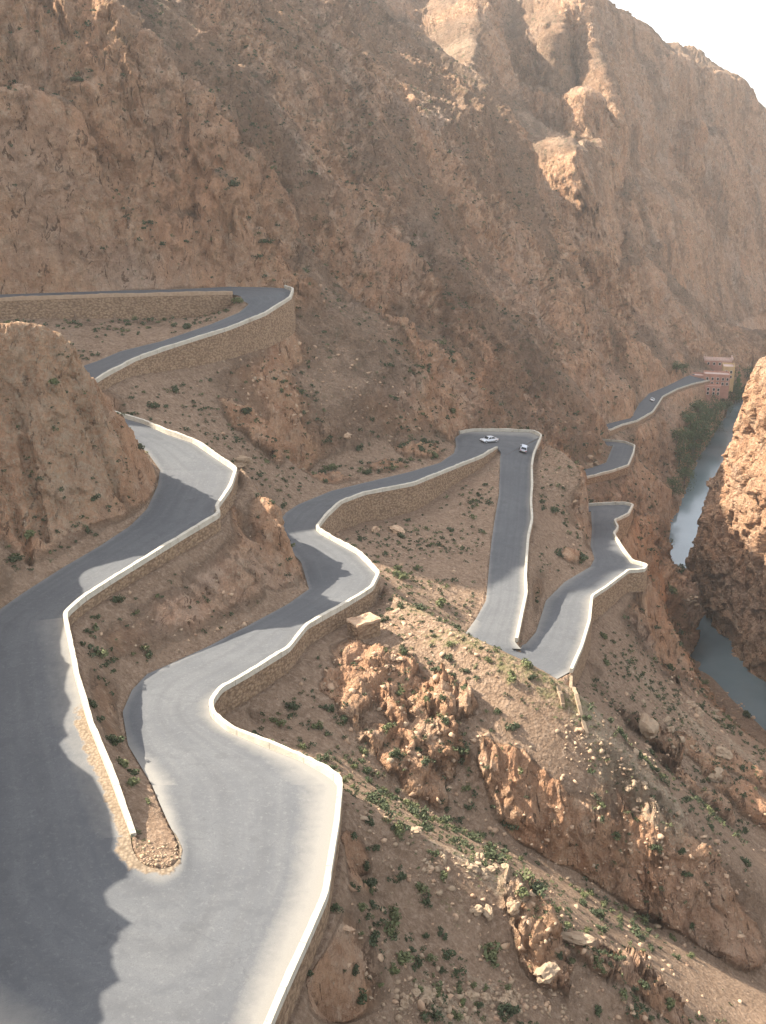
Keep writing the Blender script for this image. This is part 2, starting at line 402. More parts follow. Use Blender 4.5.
S_['h_low'] = (wedge([(560,482),(590.5,475),(611,470),(627.6,464),(632.7,452),(634,444.7)], -92.5, -97),
               edge([(560,474),(590.5,468),(606,462.6),(612,448),(613,445)], -92.5, -97))
S_['h_up']  = (wedge([(634,444.7),(625,441),(616,440),(600,439)], -97, -98.5),
               edge([(613,445),(610,446.5),(605,447),(598,447)], -97, -98.5))
S_['i_low'] = (wedge([(592,434),(612,428),(621,424),(636.5,420),(652,411),(658,402.5),(662,396),(677.5,388),(693,383),(712,379)], -100, -118.5),
               edge([(592,429),(610,423),(631,418),(639,404),(649,393.5),(667,386),(685,377),(695,373.5),(714,370)], -100, -118.5))

# retaining walls: polyline along the outer road edge, height of masonry below the road at even stations, side (+1: wall body lies to the left of travel)
def cat(*a): return np.concatenate([x if k == 0 else x[1:] for k, x in enumerate(a)])
WALLS = [
 ('upper road wall', S_['a_up'][0], [2.4,3.0,3.6,4.2,4.6,4.4], 'long brown retaining wall holding the topmost road at the upper left'),
 ('top bend wall', cat(S_['a_turn'][0][2:], S_['a_low'][0], S_['hid'][0]), [6.5,7.5,7,6.2,5.5,4.8,3.4,2,2,2], 'tall masonry retaining wall curving round the topmost bend, thin pale coping'),
 ('left leg wall', cat(S_['c_top'][0], S_['c_mid'][0], S_['c_low'][0]), [1.5,1.8,2.2,2.2,1.8,1.5,1.2,1.0,.8,.5], 'whitewashed low wall beside the shaded left road, ending at the gravel tip'),
 ('serpentine wall', cat(hp, S_['d_low'][1], S_['d_mid'][1], S_['d_s'][1], S_['d_far'][1]),
     [2.2,2.2,1.6,1.4,2.6,2.8,2.4,2.2,2.4,2.8,3,3.6,5,5.6,5,3.4,2.2,1.0], 'long winding pale-topped wall from the front bend to the silver car'),
 ('straight road wall', cat(S_['e_turn'][0][2:], S_['e_str'][0]), [1.0]*4+[1.2]*6, 'low pale wall along the straight road below the two cars'),
 ('lower road wall', cat(S_['g_low'][0], S_['g_up'][0], S_['g_end'][0]), [3.4,4.5,5,4.6,4,4.2,6.5,8,6,3.5,1.5,1.2], 'zigzag brown wall holding up the lower road with the boulder at its end'),
 ('short bend wall', cat(S_['h_low'][0], S_['h_up'][0]), [1.8,2,2.2,2.4,2,1.5], 'small pale wall round the short grey bend above the boulder'),
 ('village road wall', S_['i_low'][0], [2,1.8,1.5,1.5,1.5,1.2,1.2,1.0], 'distant thin wall along the road running to the pink village houses'),
]
WDATA = []
for nm, pl, hs, lab in WALLS:
    L = np.concatenate([[0], np.cumsum(np.linalg.norm(np.diff(pl[:, :2], axis=0), axis=1))])
    n = max(8, int(L[-1]/.8)); t = np.linspace(0, L[-1], n)
    p = np.stack([np.interp(t, L, pl[:, k]) for k in range(3)], 1)
    # keep the traced corners but take the sharpest kinks off
    q = p.copy(); q[1:-1] = .25*p[:-2]+.5*p[1:-1]+.25*p[2:]; p = q
    tg = np.gradient(p[:, :2], axis=0); tg /= np.linalg.norm(tg, axis=1)[:, None]+1e-9
    nl = np.stack([-tg[:, 1], tg[:, 0]], 1)
    for _ in range(2):
        m = nl.copy(); m[1:-1] = .25*nl[:-2]+.5*nl[1:-1]+.25*nl[2:]; nl = m/np.linalg.norm(m, axis=1)[:, None]
    h = np.interp(np.linspace(0, 1, n), np.linspace(0, 1, len(hs)), hs)
    WDATA.append([nm, p, nl, h, lab])

# road ribbons -> which side of each wall is road: decided from the sections' centres
ROAD_GRIDS = []
AC = 14
along0 = 0.0
for key, (e1, e2) in S_.items():
    k = 2 if key in ('tip', 'hid', 'f_turn', 'pad') else 1
    n = int(max(np.linalg.norm(np.diff(e1[:, :2], axis=0), axis=1).sum(), np.linalg.norm(np.diff(e2[:, :2], axis=0), axis=1).sum())/1.0)+4
    a, b = (e1, e2) if key == 'pad' else (resample(e1, n), resample(e2, n))
    n = len(a)
    u = np.linspace(0, 1, AC)[None, :, None]
    g = a[:, None]*(1-u)+b[:, None]*u
    ROAD_GRIDS.append((key, g))
ALLC = np.concatenate([g[:, AC//2] for _, g in ROAD_GRIDS])
ALLR = np.concatenate([g.reshape(-1, 3) for _, g in ROAD_GRIDS])
for wd in WDATA:
    nm, p, nl, h, lab = wd
    # count road samples just left and right of the wall line
    def near(pp): return np.array([np.min(np.hypot(ALLR[:, 0]-q[0], ALLR[:, 1]-q[1])) for q in pp])
    ii = np.arange(2, len(p)-2, 4)
    dl = near(p[ii, :2]+nl[ii]*2.0); dr = near(p[ii, :2]-nl[ii]*2.0)
    if np.sum(dl < dr) > len(ii)/2: wd[2] = -nl      # make nl point away from the road
print('roads', round(time.time()-T0, 1))

# ------------------------------------------------------------------ terrain: heights on a polar grid, solved from surveyed crest, gully, road and bank lines
CELL = R(.115)
TH0, TH1 = R(-60), R(34)
RMIN, RMAX = 22.0, 1500.0
NT = int((TH1-TH0)/CELL)+1; NL = int(math.log(RMAX/RMIN)/CELL)+1
Hs = np.zeros((NT, NL), np.float64); Hc = np.zeros((NT, NL), np.float64)
def cell(x, y):
    th = np.arctan2(x, y); lr = .5*np.log(x*x+y*y)
    return np.rint((th-TH0)/CELL).astype(int), np.rint((lr-math.log(RMIN))/CELL).astype(int)
LINES = []
def line(*pts):
    q = [p if isinstance(p, np.ndarray) else P(*p) for p in pts]
    LINES.append(np.array(q))

# left bluff: crest seen against the upper road, its back hidden
line((-170,345,132),(-110,330,134),(-50,320,136),(0,318,138),(55,318,140),(75,350,143),(100,385,147),(130,427,152),(150,462,155))
line((0,440,133),(60,440,135),(110,470,140))
line((-60,500,126),(0,520,125.5),(60,525,129.5),(100,520,134))
line(W(-92,150,-26), W(-72,158,-32), W(-58,160,-38))
# hill left of the frame that shades the front road
def toward_sun(px, py, z, x):
    p = P(px, py, z); t = (x-p[0])/SUN[0]; return p+SUN*t
SH = [(92,590,-49.6,-62),(74,606,-49.9,-60),(60,640,-50.4,-58),(63,699,-51.4,-55.5),(65,717,-51.6,-55),(53,757,-52.3,-54.6),(70,770,-52.5,-53.4),(83,798,-53,-52.6),(99,817,-53.3,-52.4),(98,838,-53.6,-51.7),(104,848,-53.8,-51.5),(132,879,-54.1,-50),(107,897,-54.4,-50.4),(112,915,-54.4,-49.6),(123,924,-54.5,-49.2),(105,945,-54.6,-49.3),(107,966,-54.6,-48.6),(119,979,-54.7,-47.9),(87,1000,-54.7,-48.4),(98,1024,-54.8,-47.4),(96,1060,-54.8,-46.5)]
line(*[toward_sun(*q) for q in SH])
line(W(-44,45,-29), W(-36,30,-32), W(-25,18,-36))
line(W(-110,150,-8), W(-105,120,-12), W(-95,90,-18), W(-85,60,-20), W(-70,35,-22))
line(W(-160,190,38), W(-130,212,58), W(-118,232,63), W(-112,252,62), W(-114,275,50), W(-118,300,46), W(-122,330,36), W(-110,365,28), W(-70,410,25), W(-30,450,25))
# ground in front of and under the view
line(W(-12,34,-60), W(0,32,-64), W(14,34,-70), W(28,36,-76))
line(W(-24,22,-52), W(-10,22,-60), W(10,22,-70))
line((300,1010,-59.5),(350,1030,-63),(420,1035,-66.5),(520,1030,-71),(640,1040,-79),(760,1050,-92))
line((345,870,-60.5),(380,900,-63),(440,930,-66),(500,960,-69.5),(560,985,-73))
# front rib (crest from the front bend's corner)
line((342,792,87),(370,803,86.5),(400,818,86),(430,838,85.5),(460,852,85),(490,870,84.5),(522,890,84),(545,925,83),(575,950,82),(600,975,81),(640,1000,80))
# gully between front rib and middle rib
line((236,708,-61),(270,732,-62),(310,755,-64),(345,772,-66),(400,800,-71),(460,826,-75.5),(520,852,-80),(580,885,-84.5),(640,918,-89),(700,950,-94),(766,985,-99),(850,1040,-106))
# middle rib crest, starting at the elbow of the serpentine wall
line((383,585,147),(405,597,141),(430,612,135),(465,632,129),(500,647,126),(540,664,124),(570,682,122.5),(600,705,121),(625,740,119),(655,772,118),(690,810,118),(715,833,118),(760,880,117))
line((420,700,122),(480,730,116),(560,790,112),(640,850,111.5),(720,900,110))
# gully behind the middle rib
line((592,678,163),(630,715,158),(670,768,152),(720,820,147),(770,862,143),(850,930,138))
# right rib above the river
line((612,650,205),(640,662,201),(665,685,197),(690,705,194),(715,724,191),(740,738,189),(766,752,187),(800,772,184),(860,820,178))
# spur between the straight and the lower road
line((546,441,246),(565,449,240),(586,468,232),(590,500,225),(587,530,217),(574,556,207))
line(W(45,262,-86), W(50,280,-90))
# spur below the lower road, down to the river
_sp = [(645,568,205),(655,584,207),(661,602,210),(665,625,213),(674,650,217),(682,672,219)]
line(*_sp)
line(*[P(*q)*np.array([1,1,0])+W(2.2,3.6,-137-k*.3) for k, q in enumerate(_sp)])
line(*[P(*q)*np.array([1,1,0])+W(2.5,5,-138.5) for q in [(652,522,262),(662,545,266),(663,575,262),(661,598,250)]])
line((640,508,259),(652,522,262),(662,545,266),(663,575,262),(661,598,250))
line((640,466,350),(656,480,358),(672,490,372),(682,500,395))
line((660,412,458),(676,440,455),(688,466,440))
line((239,466,157.5),(248,474,156.5),(258,487,154.5),(275,512,150.5),(290,550,146.5),(303,580,143.5))
line((222,520,150),(240,530,147),(262,555,143),(280,583,141))
# bank above the serpentine far leg, cut face
line((290,485,206),(330,466,212),(380,452,221),(430,436,238),(450,415,255))
line((250,440,196),(300,420,216),(360,390,232),(420,370,252),(455,395,266))
line((262,380,222),(330,350,240),(400,330,262),(460,350,290))
# orange cut above the topmost road, mountain sheet rising left
line((-90,200,236),(20,196,240),(100,180,245),(170,205,251),(215,248,256),(243,277,259),(292,280,263))
SX, SY, SZ = 25., 250., -66.
def S(px, py, off=0.0):
    d = ray(px, py); n = np.array([.9*.95, -.44*.95, 1.0])
    t = n.dot(np.array([SX, SY, SZ+off]))/n.dot(d)
    return d*t
line(S(-120,100), S(0,95), S(100,95), S(180,140), S(230,190), S(270,240), S(320,290,-7), S(390,320,-20))
line(S(-120,10), S(0,0), S(100,0), S(200,30), S(300,110,-5), S(380,190,-18), S(440,260,-27), S(500,330,-32))
line(S(-120,-28), S(0,-28), S(100,-28), S(200,-24), S(280,-16,-4), (340,-14,590))
line(S(75,-30,11), S(110,30,11), S(150,75,10), S(200,110,9), S(215,150,8), S(250,230,5))
line(S(240,0,-6), S(300,60,-6), S(360,140,-12), S(430,210,-14))
CR = [(340,0,585),(383,28,575),(430,60,560),(473,88,540),(510,140,510),(545,195,490),(580,255,470),(610,305,470),(640,345,490),(668,370,520)]
line(*CR)
line(*[P(x+14, y+6, Y+70)+W(0, 0, -34) for x, y, Y in CR[:8]])
line((330,-14,600),(250,-14,540))
line((560,400,335),(600,405,374),(625,395,420),(650,378,465),(680,366,545))
line((480,405,290),(520,395,316),(560,375,365),(600,350,405))
# far mountain side across the bend: one sheet whose distance grows upwards, ribbed by spurs that run down to the right
SPURS = [([(470,-60),(483,-20),(476,40),(474,92)], 150, 60, 110), ([(560,-60),(583,-20),(588,70),(606,116)], 230, 80, 90),
         ([(575,140),(600,165),(632,200),(641,225),(630,272)], 210, 66, 60), ([(690,70),(722,125),(757,165),(800,190)], 140, 50, 90)]
SKY = [(300,-14),(400,-18),(520,-24),(575,-12),(600,0),(640,19),(690,46),(730,75),(766,104),(850,165)]
def far_y(px, py):
    y = 640+(350-py)*1.3+1.6*(px-620)
    for pl, amp, wl, wr in SPURS:
        q = np.array(pl, float)
        if py < q[0, 1]-30 or py > q[-1, 1]+60: continue
        cx = np.interp(py, q[:, 1], q[:, 0]); d = px-cx
        fade = sstep(q[-1, 1]+60, q[-1, 1]-10, py)*sstep(q[0, 1]-30, q[0, 1]+10, py)
        y -= amp*fade*(max(0, 1+d/wl) if d < 0 else math.exp(-d/wr))
    return y
CRX = np.array([(c[0], c[1]) for c in CR], float)
for py in range(-80, 352, 9):
    row = []
    for px in range(300, 861, 9):
        if px < np.interp(py, CRX[:, 1], CRX[:, 0])+16: continue
        if py < np.interp(px, [k[0] for k in SKY], [k[1] for k in SKY]): continue
        row.append((px, py, far_y(px, py)))
    if len(row) > 1: line(*row)
line(*[(x, y, far_y(x, y)) for x, y in SKY])
line(W(150,1350,40), W(350,1300,20), W(520,1200,0), W(0,1420,40), W(-200,1300,40))
line(W(-60,760,40), W(0,900,50), W(-150,700,30))
# village shelf
line((690,372,-118),(712,366,-119.5),(735,362,-121))
line((686,392,-121),(706,396,-124),(724,388,-124.5))
# right cliff: skyline of its left edge, foot in the river, shoulder
CL_TOP = [(698,566,350),(696,545,341),(697,526,334),(704,503,326),(720,465,314),(735,434,305),(748,400,299),(757,363,292),(767,354,289),(800,318,280),(850,270,268),(930,200,250)]
CL_FOOT = [(699,570,-141),(702,585,-141),(708,600,-141),(714,616,-141),(722,638,-141),(735,655,-141),(752,674,-141),(768,692,-141),(790,718,-141),(825,760,-141),(870,815,-141),(950,900,-141)]
ct = np.array([P(*q) for q in CL_TOP]); cf = np.array([P(*q) for q in CL_FOOT])
line(*[q+W(9, 5, -9) for q in ct]); line(*[q+W(9, 6, -1) for q in cf]); line(*[(a_*.5+b_*.5)+W(9, 5, -4) for a_, b_ in zip(ct, cf)])
line(*[q+W(26, 16, -16) for q in ct]); line(*[q*np.array([1, 1, 0])+W(16, 34, -141) for q in ct[:6]])
line(W(260,350,-60), W(270,430,-90), W(290,520,-80))
# river bed and banks
RB = -141.6
def river_line(z, *pts): LINES.append(np.array([P(a, b, -140)*np.array([1, 1, 0])+np.array([0, 0, z]) for a, b in pts]))
river_line(RB, (690,655),(700,640),(708,625),(700,612),(690,580),(684,560),(682,540),(690,515),(700,492),(712,466),(722,446),(735,420),(742,400),(748,385))
river_line(RB, (745,690),(730,672),(718,655),(705,640),(766,710),(830,775))
river_line(-140.6, (681,600),(674,565),(672,540),(680,518),(687,500),(695,478),(705,455),(716,436),(728,414),(738,392))
river_line(-140.3, (690,668),(712,672),(735,696),(766,725),(830,790))
river_line(-138.8, (690,700),(712,705),(740,728),(766,752))
river_line(-139.7, (674,600),(684,598),(692,602),(702,608))
river_line(-139.2, (705,598),(711,610),(716,622))
river_line(-138.6, (676,490),(688,470),(700,448),(710,428),(722,406))

def put(x, y, z):
    i, j = cell(x, y)
    ok = (i >= 0) & (i < NT) & (j >= 0) & (j < NL)
    np.add.at(Hs, (i[ok], j[ok]), z[ok]); np.add.at(Hc, (i[ok], j[ok]), 1)
for q in LINES:
    for a, b in zip(q[:-1], q[1:]):
        ln = np.linalg.norm(b-a); n = int(ln/(CELL*min(np.hypot(*a[:2]), np.hypot(*b[:2]))*.6))+2
        t = np.linspace(0, 1, n)[:, None]; s = a+(b-a)*t
        put(s[:, 0], s[:, 1], s[:, 2])
ROADM = np.zeros((NT, NL), bool)
def override(x, y, z, roadmask=True):
    i, j = cell(x, y)
    ok = (i >= 0) & (i < NT) & (j >= 0) & (j < NL)
    i, j, z = i[ok], j[ok], z[ok]
    f = i*NL+j; u, inv = np.unique(f, return_inverse=True)
    s = np.bincount(inv, z); c = np.bincount(inv)
    Hs.reshape(-1)[u] = s/c; Hc.reshape(-1)[u] = 1
    if roadmask: ROADM.reshape(-1)[u] = True
def dense(g, step):
    n, m = g.shape[:2]
    L = max(np.linalg.norm(g[1:]-g[:-1], axis=2).max(), 1e-3); Wd = max(np.linalg.norm(g[:, 1:]-g[:, :-1], axis=2).max(), 1e-3)
    ku, kv = max(1, int(L/step)+1), max(1, int(Wd/step)+1)
    u = np.linspace(0, n-1, (n-1)*ku+1); v = np.linspace(0, m-1, (m-1)*kv+1)
    iu = np.minimum(u.astype(int), n-2); fu = (u-iu)[:, None, None]
    iv = np.minimum(v.astype(int), m-2); fv = (v-iv)[None, :, None]
    a = g[iu][:, iv]; b = g[iu+1][:, iv]; c = g[iu][:, iv+1]; d = g[iu+1][:, iv+1]
    return (a*(1-fu)*(1-fv)+b*fu*(1-fv)+c*(1-fu)*fv+d*fu*fv).reshape(-1, 3)
# hill-side edge lines just outside each ribbon
for key, g in ROAD_GRIDS:
    for e, o in ((g[:, 0], g[:, 1]), (g[:, -1], g[:, -2])):
        d = (e-o)[:, :2]; d /= np.linalg.norm(d, axis=1)[:, None]+1e-9
        r_ = float(np.mean(np.hypot(e[:, 0], e[:, 1])))
        off = max(.12, CELL*r_*.7)
        s = e.copy(); s[:, :2] += d*off; s[:, 2] += .10+.10*np.convolve(RNG.normal(size=len(s)+4), np.ones(3)/3, 'same')[2:-2]
        gg = np.stack([s, s+np.concatenate([d*CELL*r_, np.zeros((len(d), 1))], 1)], 1)
        q = dense(gg, CELL*r_*.5); override(q[:, 0], q[:, 1], q[:, 2], False)
# wall strips: foot of the masonry
for nm, p, nl, h, lab in WDATA:
    r_ = float(np.mean(np.hypot(p[:, 0], p[:, 1])))
    a = p.copy(); b = p.copy()
    b[:, :2] += nl*max(.9, CELL*r_*1.6); a[:, 2] -= h; b[:, 2] -= h
    q = dense(np.stack([a, b], 1), CELL*np.hypot(p[:, 0], p[:, 1]).min()*.5); override(q[:, 0], q[:, 1], q[:, 2])
for key, g in ROAD_GRIDS:
    q = dense(g, CELL*np.hypot(g[..., 0], g[..., 1]).min()*.55)
    q[:, 2] -= .22
    override(q[:, 0], q[:, 1], q[:, 2])
for nm, p, nl, h, lab in WDATA:      # the metre of roadbed right behind a wall drops to its foot, under the ribbon
    r_ = float(np.mean(np.hypot(p[:, 0], p[:, 1])))
    a = p.copy(); b = p.copy(); a[:, :2] -= nl*max(.5, CELL*r_*1.8); a[:, 2] -= h; b[:, 2] -= h
    q = dense(np.stack([a, b], 1), CELL*np.hypot(p[:, 0], p[:, 1]).min()*.5); override(q[:, 0], q[:, 1], q[:, 2])

def solve(Hs, Hc):
    lv = [(Hs, Hc)]
    while min(lv[-1][0].shape) > 24:
        a, c = lv[-1]; n0, n1 = (a.shape[0]+1)//2*2, (a.shape[1]+1)//2*2
        pa = np.zeros((n0, n1)); pc = np.zeros((n0, n1)); pa[:a.shape[0], :a.shape[1]] = a; pc[:a.shape[0], :a.shape[1]] = c
        lv.append((pa.reshape(n0//2, 2, n1//2, 2).sum((1, 3)), pc.reshape(n0//2, 2, n1//2, 2).sum((1, 3))))
    u = None
    for k in range(len(lv)-1, -1, -1):
        a, c = lv[k]; m = c > 0; v = np.where(m, a/np.maximum(c, 1e-9), 0).astype(np.float32)
        if u is None: u = np.full(a.shape, -60., np.float32); it = 2500
        else:
            u = np.repeat(np.repeat(u, 2, 0), 2, 1)[:a.shape[0], :a.shape[1]]; it = 160 if k > 1 else 60
        u = np.where(m, v, u); m2 = ~m
        for _ in range(it):
            pd = np.pad(u, 1, mode='edge')
            w = .25*(pd[:-2, 1:-1]+pd[2:, 1:-1]+pd[1:-1, :-2]+pd[1:-1, 2:])
            u = np.where(m2, w, v)
    return u
Z = solve(Hs, Hc)
print('solved', Z.shape, round(time.time()-T0, 1))
# round the creases off a little, away from the roads
LR = np.linspace(0, (NL-1)*CELL, NL)+math.log(RMIN); RR = np.exp(LR)
DIST = np.where(ROADM, 0, 99.).astype(np.float32)
stepm = (CELL*RR)[None, :].astype(np.float32)
for _ in range(36):
    p = np.pad(DIST, 1, constant_values=99.)
    DIST = np.minimum(DIST, np.minimum(np.minimum(p[:-2, 1:-1], p[2:, 1:-1]), np.minimum(p[1:-1, :-2], p[1:-1, 2:]))+stepm)
    p = np.pad(DIST, 1, constant_values=99.)
    DIST = np.minimum(DIST, np.minimum(np.minimum(p[:-2, :-2], p[2:, 2:]), np.minimum(p[2:, :-2], p[:-2, 2:]))+stepm*1.414)
free = sstep(.6, 4.0, DIST)
free0 = free*(1-((np.sin(np.arange(NT)*CELL+TH0)[:, None]*RR[None] > 92) & (RR[None] < 420) & (RR[None] > 240)))
for _ in range(6):
    p = np.pad(Z, 1, mode='edge')
    Z = Z+free0*(.25*(p[:-2, 1:-1]+p[2:, 1:-1]+p[1:-1, :-2]+p[1:-1, 2:])-Z)

_gx = np.sin(np.arange(NT)*CELL+TH0)[:, None]*RR[None]
fr2 = free*sstep(.6, 5, DIST)*((RR < 200)[None, :])*(_gx > -14)
for _ in range(45):
    p = np.pad(Z, 1, mode='edge')
    Z = Z+fr2*(.25*(p[:-2, 1:-1]+p[2:, 1:-1]+p[1:-1, :-2]+p[1:-1, 2:])-Z)
# ---- outcrops: rocky lumps that stand out of the scree, placed where the survey ray meets the ground
def sample(F, x, y):
    th = (np.arctan2(x, y)-TH0)/CELL; lr = (.5*np.log(x*x+y*y)-math.log(RMIN))/CELL
    th = np.clip(th, 0, NT-1.001); lr = np.clip(lr, 0, NL-1.001)
    i = th.astype(int); j = lr.astype(int); a = th-i; b = lr-j
    return F[i, j]*(1-a)*(1-b)+F[i+1, j]*a*(1-b)+F[i, j+1]*(1-a)*b+F[i+1, j+1]*a*b
def hit(px, py, F=None):
    F = Z if F is None else F
    d = ray(px, py); t = np.exp(np.linspace(math.log(30), math.log(1600), 6000))
    g = d[None]*t[:, None]; z = sample(F, g[:, 0], g[:, 1])
    k = np.argmax(g[:, 2] < z)
    return np.array([g[k, 0], g[k, 1], z[k]])
TT = (np.arange(NT)*CELL+TH0)
GX = (np.sin(TT)[:, None]*RR[None]).astype(np.float32); GY = (np.cos(TT)[:, None]*RR[None]).astype(np.float32)
ROCK = np.zeros_like(Z); PALE = np.zeros_like(Z); VEG = np.zeros_like(Z)
def blob(px, py, rx, ry, rot, h, wob=.35, lam=None):
    """outcrop centred where pixel hits; rx, ry metres, rot degrees from +x; returns mask"""
    c = hit(px, py) if not isinstance(px, np.ndarray) else px
    r0 = max(rx, ry)*1.7
    ii = np.where((GX > c[0]-r0) & (GX < c[0]+r0) & (GY > c[1]-r0) & (GY < c[1]+r0))
    x, y = GX[ii]-c[0], GY[ii]-c[1]
    ca, sa = math.cos(R(rot)), math.sin(R(rot))
    u, v = (x*ca+y*sa)/rx, (-x*sa+y*ca)/ry
    lam = lam or max(rx, ry)*.45
    n = .6*facet(GX[ii]/lam*.9, GY[ii]/lam*.9, np.full(len(x), c[2]/7))+.35*facet(GX[ii]/lam*2.6, GY[ii]/lam*2.6, np.full(len(x), c[2]))+.4*perlin(GX[ii]/lam, GY[ii]/lam, np.full(len(x), c[2]/7))
    d = np.sqrt(u*u+v*v)+wob*n
    m = sstep(1.0, .72, d)*free[ii]
    return ii, m, d
def outcrop(px, py, rx, ry, rot, h, tilt=0.0):
    ii, m, d = blob(px, py, rx, ry, rot, h)
    c = hit(px, py); e = 3.0
    g = np.array([sample(Z, c[0]+e, c[1])-sample(Z, c[0]-e, c[1]), sample(Z, c[0], c[1]+e)-sample(Z, c[0], c[1]-e)]); g /= np.linalg.norm(g)+1e-9
    dn = -((GX[ii]-c[0])*g[0]+(GY[ii]-c[1])*g[1])/max(rx, ry)
    Z[ii] += (m*h*np.where(c[1] < 140, .5, .85)*np.clip(.45+.6*dn, 0, 1.0)).astype(np.float32)
    ROCK[ii] = np.maximum(ROCK[ii], np.minimum(1, m*1.4))
def patch(F, px, py, rx, ry, rot, v=1.0):
    ii, m, d = blob(px, py, rx, ry, rot, 0, .6)
    F[ii] = np.maximum(F[ii], sstep(1.1, .3, d)*v*free[ii])
OUT = [ # px, py, rx, ry, rot, height
 (385,680,8,5,-20,3.4),(420,720,7,4.5,-35,3.0),(400,760,6,3.2,-30,2.2),(360,655,4,3,-20,2.5),(440,690,5,3,-30,2.0),(345,690,3,5,10,1.6),
 (520,790,5,3,-20,2.4),(545,805,3.5,2.5,-10,2.2),(505,775,4,2.5,-30,1.6),
 (665,862,6,4,-5,3.6),(700,880,6,4,-10,4.0),(640,865,5,3,-10,2.6),(725,905,5,4,0,3.2),(600,855,4,2,-15,1.3),
 (525,905,2.6,4,10,3.0),(540,945,2.5,3,0,2.0),(620,970,5,3,-10,2.6),(650,985,5,3,-15,2.8),(590,960,3,2,0,1.8),
 (645,735,5,3,0,2.4),(690,790,6,3,-15,2.5),(740,800,7,4,-10,3.5),(700,760,6,3,-20,2.4),(740,770,6,4,-10,3.0),
 (430,455,9,4,25,2.5),(400,470,8,3,25,1.6),(445,430,6,4,30,3),(330,480,7,3,20,1.4),
 (255,560,5,4,60,2.4),(270,520,4,5,60,2.0),(285,575,3,4,60,1.4),
 (575,560,5,3,60,2.2),(656,606,6,4,60,2),(650,556,6,5,60,2.5),(640,620,8,5,0,2.5),(640,530,8,6,60,3),
 (100,230,14,6,20,4),(60,250,12,6,15,3),(150,240,12,6,10,3),(200,260,9,5,-10,3),(250,430,6,5,0,1.5),(392,325,5,7,60,3.5),
 (170,120,7,9,50,4),(200,120,7,8,50,4.5),(205,150,5,6,50,3.5),(140,60,7,8,50,3.5),(120,40,7,8,50,3),(90,10,8,8,50,3.5),(265,225,5,6,50,2.5),
 (620,505,4,3,0,1.0)]
for o in OUT: outcrop(*o)
for o in []+0*[(20,450,10,5,40,1.8),(80,420,9,4,40,1.6),(110,480,8,4,45,1.5),(40,540,8,4,30,1.4)]: outcrop(*o)
for q in [(40,400,14,12,0,1),(70,470,14,10,0,1),(110,470,10,12,0,1),(30,520,14,8,0,1)]: patch(ROCK, *q)
for q in [(60,430,12,14,60,.6),(95,470,8,14,60,.6),(25,480,12,14,60,.55),(20,380,12,12,0,.55),(225,560,8,6,45,.45),(95,210,9,6,20,.5),(130,235,10,4,10,.4)]: patch(PALE, *q)
# the river channel and its gravel bar are cut into the ground
def carve(pxs, z, cap=True):
    q = np.array([P(a, b, -140)[:2] for a, b in pxs]); lo, hi = q.min(0), q.max(0)
    ii = np.where((GX > lo[0]) & (GX < hi[0]) & (GY > lo[1]) & (GY < hi[1])); x, y = GX[ii], GY[ii]
    n = perlin(x/6, y/6, x*0+1.5)*1.4; x = x+n; y = y+perlin(x/6, y/6, x*0+8.5)*1.4
    ins = np.zeros(len(x), bool)
    for (x0, y0), (x1, y1) in zip(q, np.roll(q, -1, 0)):
        ins ^= ((y0 > y) != (y1 > y)) & (x < (x1-x0)*(y-y0)/(y1-y0+1e-12)+x0)
    i0, j0 = ii[0][ins], ii[1][ins]
    Z[i0, j0] = np.minimum(Z[i0, j0], z+.5*perlin(x[ins]/3, y[ins]/3, x[ins]*0))
    ROCK[i0, j0] = 0
carve([(684,662),(716,665),(740,690),(766,712),(800,758),(820,820),(766,772),(735,756),(705,733),(684,706)], -139.0)
carve([(668,600),(668,560),(666,530),(676,512),(683,497),(690,478),(698,462),(706,448),(714,436),(726,416),(738,395),(748,380),(754,388),(747,408),(738,432),(724,464),(714,482),(705,505),(698,530),(699,560),(706,590),(704,602)], -141.4)
carve([(684,605),(716,612),(722,634),(735,652),(766,690),(800,733),(800,760),(766,706),(740,683),(722,668),(716,662),(684,660)], -141.4)
carve([(680,596),(702,596),(716,608),(700,606),(684,606)], -139.8)
GROOVE = []
for pl, w_, dp in [([(52,330),(68,372),(86,412),(104,452),(118,492)],.55,1.3),([(4,372),(14,405),(24,440),(34,500),(44,540)],.5,1.1),([(100,392),(116,430),(128,470),(134,505)],.4,.8),([(0,470),(18,520),(30,562)],.4,.8)]:
    q = np.concatenate([[hit(a+(b-a)*t, c+(d-c)*t) for t in np.linspace(0, 1, 24)] for (a, c), (b, d) in zip(pl[:-1], pl[1:])])
    q += RNG.normal(size=q.shape)*.12; GROOVE.append(q)
    lo, hi = q[:, :2].min(0)-3, q[:, :2].max(0)+3
    ii = np.where((GX > lo[0]) & (GX < hi[0]) & (GY > lo[1]) & (GY < hi[1]))
    d = np.min(np.hypot(GX[ii][:, None]-q[None, :, 0], GY[ii][:, None]-q[None, :, 1]), axis=1)
    Z[ii] -= (dp*2.2*sstep(w_*2, w_*.3, d)*free[ii]).astype(np.float32)
